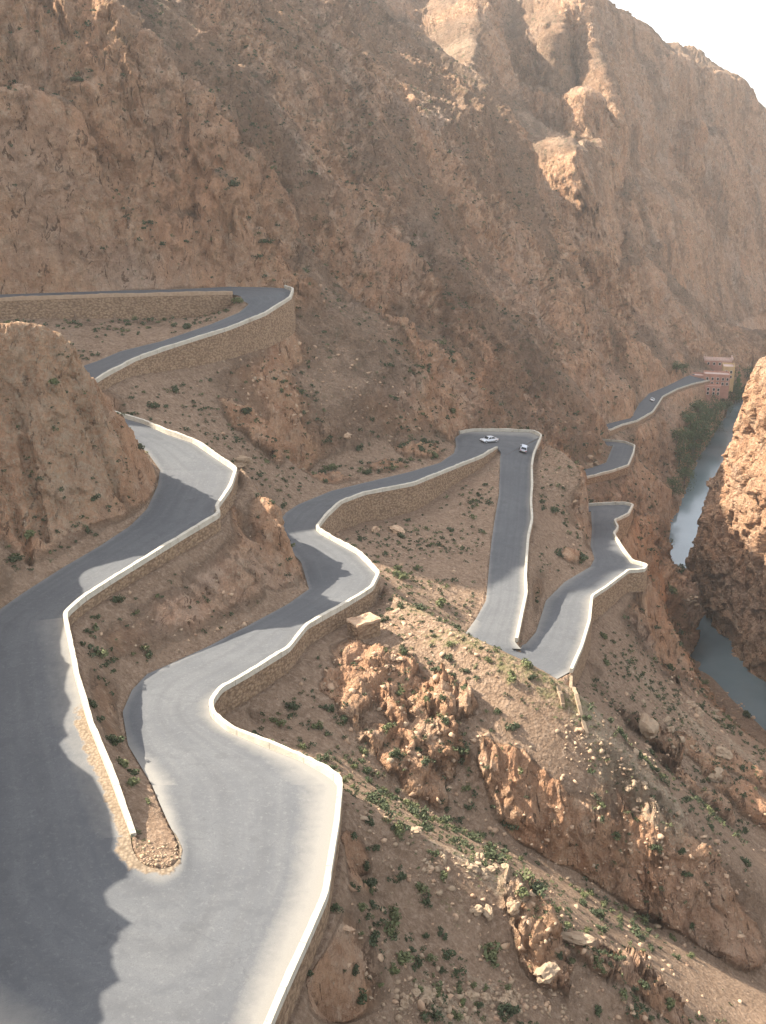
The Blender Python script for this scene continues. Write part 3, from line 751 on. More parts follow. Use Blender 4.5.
# rib tops: pale patches mostly paint sunlight onto stony ground, plus greenish growth
for px, py, rx, ry, rot, v in [(400,815,3,1.6,-20,.5),(470,860,5,2.2,-15,1),(500,880,4,2.2,-15,1),(440,845,3,1.6,-15,.7),(580,950,5,2,-20,.8),(440,1005,5,2.5,-10,.9),(500,1000,5,2,-10,.7),
   (620,760,8,4,-40,1),(660,800,8,4,-40,1),(600,740,6,3,-40,.8),(560,690,9,3,-10,.5),(520,660,9,3,-10,.4),(690,720,9,4,-30,.9),(735,745,8,4,-30,.9),(650,685,8,4,-30,.8),(600,480,10,5,40,.8),(570,452,8,4,40,.7),
   (700,690,22,12,-30,.6),(740,730,22,12,-30,.6)]:
    patch(PALE, px, py, rx, ry, rot, v*.75)
for q in [(225,590,11,8,45,1),(185,615,11,5,45,.9),(260,540,8,8,60,1),(280,570,6,7,60,1),(140,640,8,4,45,.6),(120,308,16,7,0,.55),(200,310,14,5,0,.5),(60,310,10,5,0,.5),(430,452,10,4,25,.6)]: patch(ROCK, *q)
for px, py, rx, ry, rot, v in [(420,610,7,3,-30,.75),(470,640,8,3,-20,.8),(520,665,8,3,-15,.8),(560,690,8,3,-15,.75),(600,720,7,3,-40,.3),(650,690,9,4,-30,.6),(690,725,8,4,-30,.6),
   (360,795,4,1.5,-15,.8),(390,810,4,1.8,-20,.8),(480,865,6,2,-15,.6),(540,900,3,2,0,.6),(440,900,4,3,0,.5),(560,700,10,4,-20,.5),(620,780,6,3,-30,.25),(575,455,8,4,40,.6),
   (250,730,4,2,0,.5),(320,770,3,1.5,0,.5)]:
    patch(VEG, px, py, rx, ry, rot, v)
print('outcrops', round(time.time()-T0, 1))

# ---- final mesh: columns resampled so that steep ground keeps enough vertices
az = np.concatenate([np.linspace(TH0, R(-20.6), 90)[:-1], np.linspace(R(-20.6), R(20.6), 760), np.linspace(R(20.6), TH1, 40)[1:]])
NR = 1050
lr = np.linspace(math.log(RMIN+.3), math.log(RMAX*.995), 3601); rr = np.exp(lr)
X = np.sin(az)[:, None]*rr[None]; Y = np.cos(az)[:, None]*rr[None]
Zf = sample(Z, X, Y)
ang = np.arctan2(Zf, rr[None])
den = np.sqrt(np.diff(ang, axis=1)**2+(.12*np.diff(lr)[None])**2)
ac = np.concatenate([np.zeros((len(az), 1)), np.cumsum(den, 1)], 1); ac /= ac[:, -1:]
ac = ac[:, ::6]; lr = lr[::6]
for _ in range(160):
    p = np.pad(ac, ((1, 1), (0, 0)), mode='edge'); ac = (p[:-2]+p[1:-1]+p[2:])/3
LRm = np.stack([np.interp(np.linspace(0, 1, NR), ac[i], lr) for i in range(len(az))])
Rm = np.exp(LRm)
X = np.sin(az)[:, None]*Rm; Y = np.cos(az)[:, None]*Rm
V = np.stack([X, Y, sample(Z, X, Y)], 2)
d_road = sample(DIST, X, Y); rockm = sample(ROCK, X, Y); palem = sample(PALE, X, Y); vegm = sample(VEG, X, Y)
def normals(V):
    a = np.gradient(V, axis=0); b = np.gradient(V, axis=1)
    n = np.cross(b, a); n /= np.linalg.norm(n, axis=2)[..., None]+1e-9
    n[n[..., 2] < 0] *= -1
    return n
Zs = Z.copy()
for _ in range(10):
    p = np.pad(Zs, 1, mode='edge'); Zs = .25*(p[:-2, 1:-1]+p[2:, 1:-1]+p[1:-1, :-2]+p[1:-1, 2:])
e_ = .004
dzt = (sample(Zs, np.sin(az[:, None]+e_)*Rm, np.cos(az[:, None]+e_)*Rm)-sample(Zs, np.sin(az[:, None]-e_)*Rm, np.cos(az[:, None]-e_)*Rm))/(2*e_*Rm)
f1, f2 = Rm*math.exp(e_), Rm*math.exp(-e_)
dzr = (sample(Zs, np.sin(az)[:, None]*f1, np.cos(az)[:, None]*f1)-sample(Zs, np.sin(az)[:, None]*f2, np.cos(az)[:, None]*f2))/(f1-f2)
sa, ca = np.sin(az)[:, None], np.cos(az)[:, None]
gx, gy = dzr*sa+dzt*ca, dzr*ca-dzt*sa
slope = np.hypot(gx, gy)
Nn = np.stack([-gx, -gy, np.ones_like(gx)], 2); Nn /= np.linalg.norm(Nn, axis=2)[..., None]
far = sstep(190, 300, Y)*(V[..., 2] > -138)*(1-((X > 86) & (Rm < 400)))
rk = np.clip(rockm+sstep(np.where((Y < 135) & (X > -16), 1.15, .75), 1.6, slope)*.95*(1-.7*far)+far*(.42+.25*sstep(.4, 1.4, slope)), 0, 1)
Px, Py, Pz = V[..., 0], V[..., 1], V[..., 2]
# strata frame: beds dip steeply, running down to the right
s1 = np.array([.80, -.35, .48]); s1 /= np.linalg.norm(s1)
s2 = np.array([.45, .80, -.17]); s2 -= s1*s2.dot(s1); s2 /= np.linalg.norm(s2); s3 = np.cross(s1, s2)
A = Px*s1[0]+Py*s1[1]+Pz*s1[2]; B = Px*s2[0]+Py*s2[1]+Pz*s2[2]; Cc = Px*s3[0]+Py*s3[1]+Pz*s3[2]
pxm = Rm/FPX
disp = np.zeros_like(Px, dtype=np.float32)
sc_amp = .35+.65*rk
for lam, amp, kind in [(70,.085,'r'),(34,.075,'r'),(17,.07,'s'),(8.5,.06,'s'),(4.2,.05,'s'),(2.1,.05,'n'),(1.05,.06,'n'),(.55,.07,'n')]:
    if lam > 20: w = far
    elif lam > 6: w = sc_amp*np.maximum(far, rk*.8+.12)
    else: w = .22+.9*rk+.25*palem
    w = w*sstep(1.0, 2.5, lam/pxm)
    if lam > 6: w = w*sstep(1, 10, d_road)
    if kind == 'r': n = perlin(A/lam, B/lam*.5, Cc/lam*.35+3.3); n = .55-2*np.abs(n)
    elif kind == 's':
        n = perlin(A/lam*1.1, B/lam*.6, Cc/lam*.4+7.7)
        n = np.where(rk > .0, (1-rk)*n+rk*(.5-1.6*np.abs(n)), n)
    else: n = perlin(Px/lam+9, Py/lam, Pz/lam); n = n+.6*rk*(np.abs(n)-.25)
    disp += (w*amp*lam*n).astype(np.float32)
fw = far*sstep(4, 26, d_road)
qs = Px*.44+Py*.90; qf = Px*.90-Py*.44
for lam, amp in [(64,.17),(31,.14),(15,.12),(7.5,.11),(3.6,.11)]:
    n = perlin(qs/lam+.4*perlin(qs/lam/2, qf/lam/2, Pz/lam/2), qf/lam/3.2-Pz/lam/3.2, Pz/lam/2.5)
    disp += (fw*amp*lam*(.45-1.7*np.abs(n))*sstep(1, 2.5, lam/pxm)*(1-.5*sstep(550, 800, Rm))).astype(np.float32)
rk = np.clip(rk+far*.5*(perlin(qs/40, qf/120, Pz/90)+.6*perlin(qs/14, qf/50, Pz/40)), 0, 1)
# angular blocks on bare rock
rsel = rk > .03
wa = .9*perlin(A[rsel]/5, B[rsel]/5, Cc[rsel]/5)
bl_ = ((X < -14) & (Y > 95) & (Y < 165)).astype(float)
for lam, amp in [(9., .085), (4.0, .13), (2.6, .09), (1.8, .15), (.85, .15)]:
    f = facet(A[rsel]/lam*1.5+wa*2/lam, B[rsel]/lam*.8+wa*1.5/lam, Cc[rsel]/lam*.7+.3)
    ww = rk[rsel]*(1+1.5*far[rsel]+.6*bl_[rsel])*sstep(1.0, 2.5, lam/pxm[rsel])
    if lam > 6: ww = ww*sstep(2, 9, d_road[rsel])
    disp[rsel] += (ww*amp*lam*f).astype(np.float32)
# bedding steps on bare rock
q = A/3.2+.5*perlin(Px/9, Py/9, Pz/9)+.25*perlin(Px/2.5, Py/2.5, Pz/2.5); saw = q-np.floor(q)
disp += rk*.55*sstep(0, .8, saw)*(1-sstep(.85, 1.0, saw))*sstep(.5, 2, 3.2/pxm/3)
cliff = (X > 100) & (Rm > 240) & (Rm < 400)
disp *= np.where(cliff, .2, 1)
disp *= 1-.5*bl_
disp *= sstep(.7, 3.2, d_road)*np.where(V[..., 2] < -139.2, .25, 1)
V = V+Nn*disp[..., None]
me = grid_mesh('terrain', V)
attr(me, 'rock', rk); attr(me, 'pale', palem); attr(me, 'veg', vegm)
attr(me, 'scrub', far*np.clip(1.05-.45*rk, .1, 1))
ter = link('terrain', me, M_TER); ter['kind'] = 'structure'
print('terrain', V.shape, round(time.time()-T0, 1))

# ------------------------------------------------------------------ right-hand cliff: skyline edge down to its foot in the river, and a back side
def along_curve(q, n):
    q = chaikin(q, 2); return resample(q, n)
nu, nv_c = 420, 330
At, Bf = along_curve(ct, nu), along_curve(cf, nu)
back1, back2 = At+W(9, 9, -5), At*np.array([1, 1, 0])+W(15, 24, 0)+np.array([0, 0, 1])*np.minimum(At[:, 2:]-18, -130)
tt = np.linspace(0, 1, nv_c)
rows_c = []
for t in np.linspace(1, .04, 60):
    rows_c.append((At*(1-t)+back1*t) if t < .4 else (At*.6+back1*.4)*(1-(t-.4)/.6)+back2*(t-.4)/.6)
for t in tt:
    p = At*(1-t)+Bf*t
    p[:, :2] += (np.array([-.75, -.66])*np.array([math.sin(math.pi*t)*3.2]))
    rows_c.append(p)
CV = np.stack(rows_c, 1)
a_ = np.gradient(CV, axis=0); b_ = np.gradient(CV, axis=1); cn = np.cross(b_, a_); cn /= np.linalg.norm(cn, axis=2)[..., None]+1e-9
if cn[nu//2, -100].dot(np.array([-.7, -.7, .2])) < 0: cn = -cn
for _ in range(14):
    pd = np.pad(cn, ((1, 1), (1, 1), (0, 0)), mode='edge'); cn = .25*(pd[:-2, 1:-1]+pd[2:, 1:-1]+pd[1:-1, :-2]+pd[1:-1, 2:])
cn /= np.linalg.norm(cn, axis=2)[..., None]+1e-9
x, y, z = CV[..., 0], CV[..., 1], CV[..., 2]
k1 = x*.8+y*.35-z*.45; k2 = -x*.4+y*.9+z*.1; k3 = x*.4+y*.1+z*.9
wp_ = .8*perlin(x/7, y/7, z/7)
dd = 2.4*perlin(x/18, y/18, z/22)+1.2*(.4-1.6*np.abs(perlin(k1/9, k2/9, k3/16)))
for lam, amp in [(11, 2.6), (5.2, 1.6), (2.4, .85), (1.2, .4)]:
    dd += amp*facet(k1/lam*1.25+wp_*2.2/lam, k2/lam*1.1+wp_*2/lam, k3/lam*.65)*(.6+.8*np.abs(perlin(x/12+lam, y/12, z/12)))
dd += .18*perlin(x*1.6, y*1.6, z*1.6)
edge_f = np.ones(CV.shape[1]); edge_f[58:66] = .6
CV = CV+cn*(dd*edge_f[None])[..., None]
cme = grid_mesh('cliff', CV)
bm = bmesh.new(); bm.from_mesh(cme); bm.faces.ensure_lookup_table()
mid_f = bm.faces[(nu//2)*(CV.shape[1]-1)+200]
if mid_f.normal.dot(Vector((-.7, -.7, .2))) < 0: bmesh.ops.reverse_faces(bm, faces=bm.faces[:])
bm.to_mesh(cme); bm.free()
attr(cme, 'rock', np.ones(CV.shape[:2])); attr(cme, 'pale', .28*np.ones(CV.shape[:2])); attr(cme, 'veg', np.zeros(CV.shape[:2])); attr(cme, 'scrub', .25*np.ones(CV.shape[:2]))
cliff_o = link('cliff', cme, M_TER); cliff_o['kind'] = 'structure'

# ------------------------------------------------------------------ road surface
rv = []; rf = []; ra = []; rl = []; rd = []; rg = []
along = 0.0
for key, g in ROAD_GRIDS:
    n, m = g.shape[:2]; b0 = len(rv)
    if key in ('h_low', 'i_low', 'a_up'): along += 5
    cl = g[:, m//2]; L = along+np.concatenate([[0], np.cumsum(np.linalg.norm(np.diff(cl, axis=0), axis=1))]); along = L[-1]
    for i in range(n):
        wdt = np.linalg.norm(g[i, 0]-g[i, -1])
        for j in range(m):
            u = j/(m-1); rv.append(tuple(g[i, j])); ra.append(u); rl.append(L[i])
            ds = .55*math.exp(-u*wdt/.9)+.55*math.exp(-(1-u)*wdt/.9)
            gr = 0.
            s = i/(n-1)
            if key == 'pad':
                k_ = float(sstep(.1, .4, s))
                ds += float(sstep(.0, .25, s))*(.95*float(sstep(.66, .95, u))*(1-.3*s))+k_*(0+.5*float(sstep(.16, .0, u)))
                gr = .8*float(sstep(.12, 0, u))*k_*float(sstep(1.0, .7, s))+.9*float(sstep(1.9, .7, u*wdt))*(1-k_)
            if key == 'c_low': gr = .9*float(sstep(1.7, .7, u*wdt))*float(sstep(.3, .6, s)); ds += .35*float(sstep(5, 2, u*wdt))
            if key == 'd_low':
                ds += .7*float(sstep(.6, .95, u))*(1-s)+.6*float(sstep(.25, 0, u))*float(sstep(.45, 0, s))
            if key in ('g_low', 'f_turn'): ds += .3*float(sstep(3.5, .5, min(u, 1-u)*wdt))
            if key == 'e_turn': ds += .75*float(sstep(.3, .05, u))*float(sstep(.3, .6, s))
            if key == 'e_str': ds += .35*float(sstep(.3, .0, u))
            rd.append(ds); rg.append(gr)
    for i in range(n-1):
        for j in range(m-1):
            a = b0+i*m+j; rf.append((a, a+1, a+m+1, a+m))
me = mesh_from('road', rv, rf, True)
attr(me, 'across', ra); attr(me, 'along', rl); attr(me, 'dust', rd); attr(me, 'gravel', rg)
road = link('road', me, M_ROAD); road['kind'] = 'structure'
bm = bmesh.new(); bm.from_mesh(me)
for f in bm.faces:
    f.normal_update()
    if f.normal.z < 0: f.normal_flip()
bm.to_mesh(me); bm.free()

# ------------------------------------------------------------------ retaining walls: masonry body + parapet
TW = .48
def strip_solid(name, p, nl, offs_z, mat, parent, base):
    """closed cross-section swept along p: offs_z(i) -> list of (offset, z)"""
    verts = []; faces = []; n = len(p); m = len(offs_z(0))
    for i in range(n):
        for o, z in offs_z(i):
            verts.append((p[i, 0]+nl[i, 0]*o-base[0], p[i, 1]+nl[i, 1]*o-base[1], z-base[2]))
    for i in range(n-1):
        for j in range(m):
            a = i*m+j; b = i*m+(j+1) % m
            faces.append((a, b, b+m, a+m))
    faces.append(tuple(range(m))); faces.append(tuple((n-1)*m+j for j in range(m-1, -1, -1)))
    me = mesh_from(name, verts, faces)
    bm = bmesh.new(); bm.from_mesh(me); bmesh.ops.recalc_face_normals(bm, faces=bm.faces[:]); bm.to_mesh(me); bm.free()
    return link(name, me, mat, parent)
for nm, p, nl, h, lab in WDATA:
    base = p[len(p)//2]+np.array([0, 0, -h[len(p)//2]])
    root = tag(empty('retaining_wall', base), lab, 'wall', 'roadside walls of the hairpin road', 'thing')
    rr_ = np.random.RandomState(len(p))
    jit = np.convolve(rr_.normal(size=len(p)+8), np.ones(5)/5, 'same')[4:-4]*.09+rr_.normal(size=len(p))*.025
    fade = np.ones(len(p))
    if nm == 'left leg wall': fade = np.interp(np.arange(len(p))[::-1], [0, 6], [.35, 1])
    if nm in ('serpentine wall',): fade = np.interp(np.arange(len(p))[::-1], [0, 8], [.5, 1])
    strip_solid('masonry', p, nl, lambda i: [(.04, p[i,2]-.3), (TW-.03, p[i,2]-.02), (TW+.02+.06*h[i], p[i,2]-h[i]-2.0), (.04, p[i,2]-h[i]-2.0)], M_MAS, root, base)
    po = strip_solid('parapet', p, nl, lambda i: [(0, p[i,2]-.25), (.015, p[i,2]+(PH+jit[i])*fade[i]), (TW+jit[i]*.4, p[i,2]+(PH-.03+jit[i])*fade[i]), (TW+.015, p[i,2]-.02)], M_TAN if nm == 'upper road wall' else M_PAR, root, base)
    al_ = np.concatenate([[0], np.cumsum(np.linalg.norm(np.diff(p, axis=0), axis=1))]); attr(po.data, 'along', np.repeat(al_, 4))
print('walls', round(time.time()-T0, 1))

# ------------------------------------------------------------------ river
wp = [W(60,250,0), W(140,215,0), W(230,200,0), W(230,300,0), W(240,420,0), W(280,600,0), W(300,760,0), W(180,760,0), W(150,640,0), W(110,480,0), W(80,380,0), W(75,300,0)]
me = mesh_from('river', [(a[0], a[1], -140.0) for a in wp], [tuple(range(len(wp)))])
link('river', me, M_WATER)['kind'] = 'structure'


# ------------------------------------------------------------------ scatter helpers (rays against the finished ground)
bpy.context.view_layer.update()
def ground_px(px, py):
    d = Vector(ray(px, py)).normalized()
    ok, loc, n, _ = ter.ray_cast(Vector((0, 0, 0)), d)
    ok2, loc2, _, _ = road.ray_cast(Vector((0, 0, 0)), d); ok3, loc3, _, _ = cliff_o.ray_cast(Vector((0, 0, 0)), d)
    if not ok or (ok2 and loc2.length < loc.length) or (ok3 and loc3.length < loc.length): return None
    return loc, n
def ground_xy(x, y):
    ok, loc, n, _ = ter.ray_cast(Vector((x, y, 400)), Vector((0, 0, -1)))
    return (loc, n) if ok else None
def to_px(p):
    dep = p[1]*CP-p[2]*SP; up = p[1]*SP+p[2]*CP
    return 383+FPX*p[0]/dep, 512-FPX*up/dep
def visible(p, tol=1.0):
    v = Vector(p); d = v.normalized()
    for o in (ter, road, cliff_o):
        ok, loc, _, _ = o.ray_cast(Vector((0, 0, 0)), d)
        if ok and loc.length < v.length-tol: return False
    return True

def leaf_cloud(centers, radii, per, size, rng, up=.3):
    """many small leaf cards spread through lumpy clumps"""
    vs = []; fs = []
    for c, r in zip(centers, radii):
        for _ in range(per):
            d = rng.normal(size=3); d /= np.linalg.norm(d); p = c+d*r*rng.uniform(.35, 1.0)**.6
            n = d+rng.normal(size=3)*.6; n /= np.linalg.norm(n)
            t = np.cross(n, rng.normal(size=3)); t /= np.linalg.norm(t); b = np.cross(n, t)
            a = size*rng.uniform(.6, 1.3); w_ = a*.55
            k = len(vs); vs += [p-t*a*.5, p+b*w_*.5, p+t*a*.5, p-b*w_*.5]; fs.append((k, k+1, k+2, k+3))
    return np.array(vs), fs
def shrub_arrays(rng, n=7, per=42, size=.26, flat=.7):
    cs = []; rs = []
    for _ in range(n):
        a = rng.uniform(0, 6.283); q = rng.uniform(0, .62); cs.append(np.array([q*math.cos(a), q*math.sin(a), rng.uniform(.18, .62)*flat])); rs.append(rng.uniform(.24, .42))
    v, f = leaf_cloud(cs, rs, per, size, rng)
    v[:, 2] = np.abs(v[:, 2])*1.0-.05
    return v, f
SHRUBS = []
for k in range(6):
    v, f = shrub_arrays(np.random.default_rng(40+k), 6+k % 3, 40, .24)
    SHRUBS.append(mesh_from('shrub', v, f))
SHRUB_LOW = [shrub_arrays(np.random.default_rng(60+k), 4, 9, .42) for k in range(4)]
for k, m in enumerate(SHRUBS): m.materials.append(M_BUSH)
SHRUBS_B = []
for m in SHRUBS:
    c = m.copy(); c.materials.clear(); c.materials.append(M_BUSH2); SHRUBS_B.append(c)
def add_shrub(loc, r, label, group=None, bright=False, cat='shrub'):
    o = bpy.data.objects.new('shrub', random.choice(SHRUBS_B if bright else SHRUBS)); COL.objects.link(o)
    o.location = loc; o.rotation_euler = (0, 0, random.uniform(0, 6.28)); o.scale = (r*random.uniform(.85, 1.2), r*random.uniform(.85, 1.2), r*random.uniform(.8, 1.15))
    return tag(o, label, cat, group)

taken = []
# single shrubs one can point at: px, py of the foot, radius in px, bright?, label
ONE = [(117,602,9,0,'dark round shrub just below the corner of the left whitewashed wall'),
 (95,618,7,0,'dark shrub second below the left wall corner, near the wall foot'),
 (87,631,6,0,'small dark shrub third down the bank below the left wall corner'),
 (82,645,5,0,'little dark shrub close under the left wall, above the bank middle'),
 (112,650,4,0,'tiny dark shrub alone on the bare bank between both road legs'),
 (114,672,5,0,'dark shrub on the bare bank just above the lower road edge'),
 (113,742,14,0,'largest dark bush on the bank between the left wall and lower road'),
 (92,705,9,0,'dark bush against the middle of the left whitewashed wall'),
 (100,722,8,0,'bush pressed against the left wall just above the largest bush'),
 (122,765,10,1,'green bush below the largest bush on the narrow bank'),
 (133,785,10,1,'green bush lower on the narrow bank towards the gravel tip'),
 (148,802,6,1,'small green shrub at the lower road edge near the gravel tip'),
 (134,832,7,1,'green tuft at the end of the left whitewashed wall'),
 (291,709,10,0,'dark shrub on the slope right of the serpentine wall bend'),
 (323,708,6,0,'small dark shrub beside the orange outcrop, below the serpentine wall'),
 (278,724,11,1,'bright green patch of bush beside the whitewashed S bend wall'),
 (354,836,9,0,'dark shrub on the shaded slope just right of the front wall corner'),
 (336,908,10,0,'dark round shrub close to the outer foot of the front bend wall'),
 (366,868,8,0,'olive shrub on the shaded slope right of the front bend'),
 (352,886,7,0,'small olive shrub between the front wall and the slope'),
 (390,936,16,1,'broad green bush in the middle of the front shaded slope'),
 (428,905,13,0,'dark double bush on the front slope above the broad green bush'),
 (420,890,11,1,'olive bush on the front slope under the pale ridge'),
 (400,833,12,1,'green bush growing on the pale front ridge crest'),
 (445,878,8,1,'small green bush right below the pale front ridge'),
 (492,962,17,1,'pale green bush among stones near the bottom of the slope'),
 (430,958,9,1,'small pale green shrub near the loose stone heap'),
 (455,1018,11,1,'green bush at the bottom edge beside pale stones'),
 (362,998,12,0,'dark spreading shrub low on the front slope near the wall'),
 (309,974,5,0,'tiny dark shrub at the very foot of the front wall'),
 (536,890,12,0,'dark bush right of the pale ridge end, in the gully'),
 (640,938,13,0,'dark bush on the gully floor under the striped cliff'),
 (510,828,12,0,'dark shrub at the foot of the small middle outcrop'),
 (590,772,6,0,'single dark shrub on the bare scree under the pale rib'),
 (462,752,10,0,'dark shrub at the right foot of the large orange outcrop'),
 (446,790,7,0,'small dark shrub below the large orange outcrop'),
 (401,577,12,1,'bright green bush beside the elbow of the serpentine wall'),
 (440,604,10,1,'bright green bush on the sunny rib beyond the wall elbow'),
 (496,634,9,1,'bright bush on the rib crest covering the straight road foot'),
 (284,507,6,0,'dark shrub at the road edge behind the rock spur'),
 (326,482,6,0,'dark shrub on the cut bank above the far road'),
 (8,1010,18,1,'bright green bush in the bottom left corner of the road'),
 (240,302,8,1,'green bush inside the topmost bend'),
 (176,392,8,0,'round dark shrub under the top bend wall'),
 (153,407,8,0,'dark shrub above the hidden end of the left road'),
 (30,305,8,0,'dark shrub hanging below the topmost wall at the left'),
 (706,583,9,1,'bushy green shrub on the right river bank below the cliff'),
 (711,600,9,0,'grey green shrub at the rapids on the right bank'),
 (672,592,10,1,'tall bright green shrub on the left river bank by the rapids'),
 (745,716,7,0,'dark shrub on the pale gravel bar'),
 (535,886,6,0,'small shrub beside the dark gully bush')]
for px, py, rp, br, lab in ONE[:-1]:
    g = ground_px(px, py)
    if g is None:
        g = ground_px(px+3, py+4) or ground_px(px-4, py+3)
        if g is None: continue
    loc, n = g; r = rp*loc.length/FPX
    add_shrub(loc-n*.05*r, r*1.05, lab, None, bool(br)); taken.append((loc.x, loc.y, r))

ZONES = [ # test on the pixel and distance, label, group
 (lambda x, y, d: y > 640 and x > 250 and d < 118, 'small shrub scattered on the shaded front slope below the front bend', 'shrubs on the front slope'),
 (lambda x, y, d: x < 300 and 560 < y < 860 and d < 175, 'low shrub on the rocky bank between the two front road legs', 'shrubs between the road legs'),
 (lambda x, y, d: x < 165 and 300 < y < 620 and d < 160, 'small shrub clinging to the orange bluff at the left', 'shrubs on the left bluff'),
 (lambda x, y, d: y > 560 and d < 200, 'small shrub on the sunny ribs right of the serpentine wall', 'shrubs on the right ribs'),
 (lambda x, y, d: x > 330 and y > 450 and x < 500 and d < 260, 'small shrub on the scree under the long serpentine wall and its far leg', 'shrubs left of the straight road'),
 (lambda x, y, d: x >= 500 and y > 430 and x < 600, 'small shrub on the spur between the straight road and lower road', 'shrubs right of the straight road'),
 (lambda x, y, d: y > 430 and x >= 600, 'small shrub on the steep bank between lower road and river', 'shrubs above the river'),
 (lambda x, y, d: y <= 300, 'dark stunted shrub on the high mountain side above the topmost road', 'shrubs on the high mountain side'),
 (lambda x, y, d: True, 'small shrub on the hillside between the topmost bend and the far road', 'shrubs on the middle hillside')]
rng = np.random.default_rng(5); cand = []; tries = 0
near_ok = lambda x, y, r: all((x-a)**2+(y-b)**2 > (r+c)**2*.55 for a, b, c in taken)
while len(cand) < 9000 and tries < 70000:
    tries += 1
    th = rng.uniform(R(-24), R(22)); lrr = rng.uniform(math.log(52), math.log(560)); r_ = math.exp(lrr)
    x, y = r_*math.sin(th), r_*math.cos(th)
    if sample(DIST, np.array([x]), np.array([y]))[0] < 1.2: continue
    dens = float(perlin(np.array([x/14.]), np.array([y/14.]), np.array([3.1]))[0])
    if rng.uniform() > .42+1.1*dens: continue
    zz = float(sample(Z, np.array([x]), np.array([y]))[0])
    if zz < -137.5: continue
    px, py = to_px((x, y, zz))
    if not (-60 < px < 830 and -20 < py < 1080): continue
    if r_ < 150 and rng.uniform() < .45: continue
    cand.append((x, y, r_))
inds = []; rest = []
for x, y, r_ in cand:
    g = ground_xy(x, y)
    if g is None or g[1].z < .35: continue
    rad = float(np.clip(rng.lognormal(-.75, .42), .2, 1.25))*(1.45 if r_ > 200 else 1.05)
    inds.append((rad/r_, g[0], g[1], rad, r_))
inds.sort(key=lambda q: -q[0])
nv = 0
for q in inds:
    _, loc, n, rad, r_ = q
    px, py = to_px(loc)
    if nv < 240 and 0 < px < 766 and 0 < py < 1024 and near_ok(loc.x, loc.y, rad) and visible((loc.x, loc.y, loc.z+rad*.7), rad*.8+.3):
        for t, lab, grp in ZONES:
            if t(px, py, r_): break
        add_shrub(loc-n*.04, rad, lab, grp, rng.uniform() < .32); taken.append((loc.x, loc.y, rad)); nv += 1
    else: rest.append(q)
def merge(name, parts, mats):
    """parts: (verts, faces, matindex) -> one mesh object"""
    nv_ = sum(len(v) for v, _, _ in parts); V_ = np.concatenate([v for v, _, _ in parts]).astype(np.float32)
    F = []; mi = []; o = 0
    for v, f, m in parts:
        F.append(np.asarray(f, np.int32)+o); mi += [m]*len(f); o += len(v)
    F = np.concatenate(F); k, c = F.shape
    me = bpy.data.meshes.new(name); me.vertices.add(nv_); me.vertices.foreach_set('co', V_.reshape(-1))
    me.loops.add(k*c); me.loops.foreach_set('vertex_index', F.reshape(-1)); me.polygons.add(k)
    me.polygons.foreach_set('loop_start', np.arange(0, k*c, c, dtype=np.int32))
    ob = link(name, me)
    for m in mats: me.materials.append(m)
    me.polygons.foreach_set('material_index', np.array(mi, np.int32)); me.update(calc_edges=True)
    return ob
parts = []
for _, loc, n, rad, r_ in rest:
    v, f = SHRUB_LOW[rng.integers(4)]
    a = rng.uniform(0, 6.28); ca_, sa_ = math.cos(a), math.sin(a)
    w_ = np.stack([v[:, 0]*ca_-v[:, 1]*sa_, v[:, 0]*sa_+v[:, 1]*ca_, v[:, 2]], 1)*rad+np.array(loc)
    parts.append((w_, f, int(rng.uniform() < .25)))
# low tufts on the rib tops and the gravel strip
def tufts(lst, out, mi=1):
    for px, py, sx, sy, n, r0, r1 in lst:
        for _ in range(n):
            g = ground_px(px+rng.normal()*sx, py+rng.normal()*sy)
            if g is None or g[1].z < .3: continue
            rad = rng.uniform(r0, r1); v, f = SHRUB_LOW[rng.integers(4)]
            out.append((v*np.array([1, 1, .7])*rad+np.array(g[0]), f, mi if rng.uniform() < .8 else 0))
tufts([(410,605,14,8,30,.2,.5),(450,625,20,8,40,.2,.5),(510,655,25,9,70,.2,.5),(570,690,22,12,80,.2,.55),(610,735,20,18,60,.2,.5),(640,775,14,14,30,.2,.5),(650,690,25,14,60,.2,.55),(690,725,25,14,60,.25,.55),(730,750,20,12,40,.25,.5),
       (370,802,20,7,45,.12,.35),(420,832,18,8,35,.12,.35),(485,868,22,9,50,.12,.35),(540,900,12,10,20,.12,.3),(590,465,12,16,60,.3,.6),(565,450,14,6,40,.3,.6),(140,840,8,8,14,.1,.3),(165,858,12,5,12,.08,.2),
       (560,950,22,18,40,.12,.35),(450,990,40,22,60,.1,.3)], parts)
for q in GROOVE:
    for k in range(0, len(q), 3):
        g = ground_xy(q[k, 0], q[k, 1])
        if g is None: continue
        v, f = SHRUB_LOW[rng.integers(4)]; parts.append((v*rng.uniform(.15, .45)+np.array(g[0]), f, int(rng.uniform() < .4)))
sc_o = merge('scrub', parts, [M_BUSH, M_BUSH2]); sc_o['kind'] = 'stuff'
print('shrubs', nv, len(rest), round(time.time()-T0, 1))

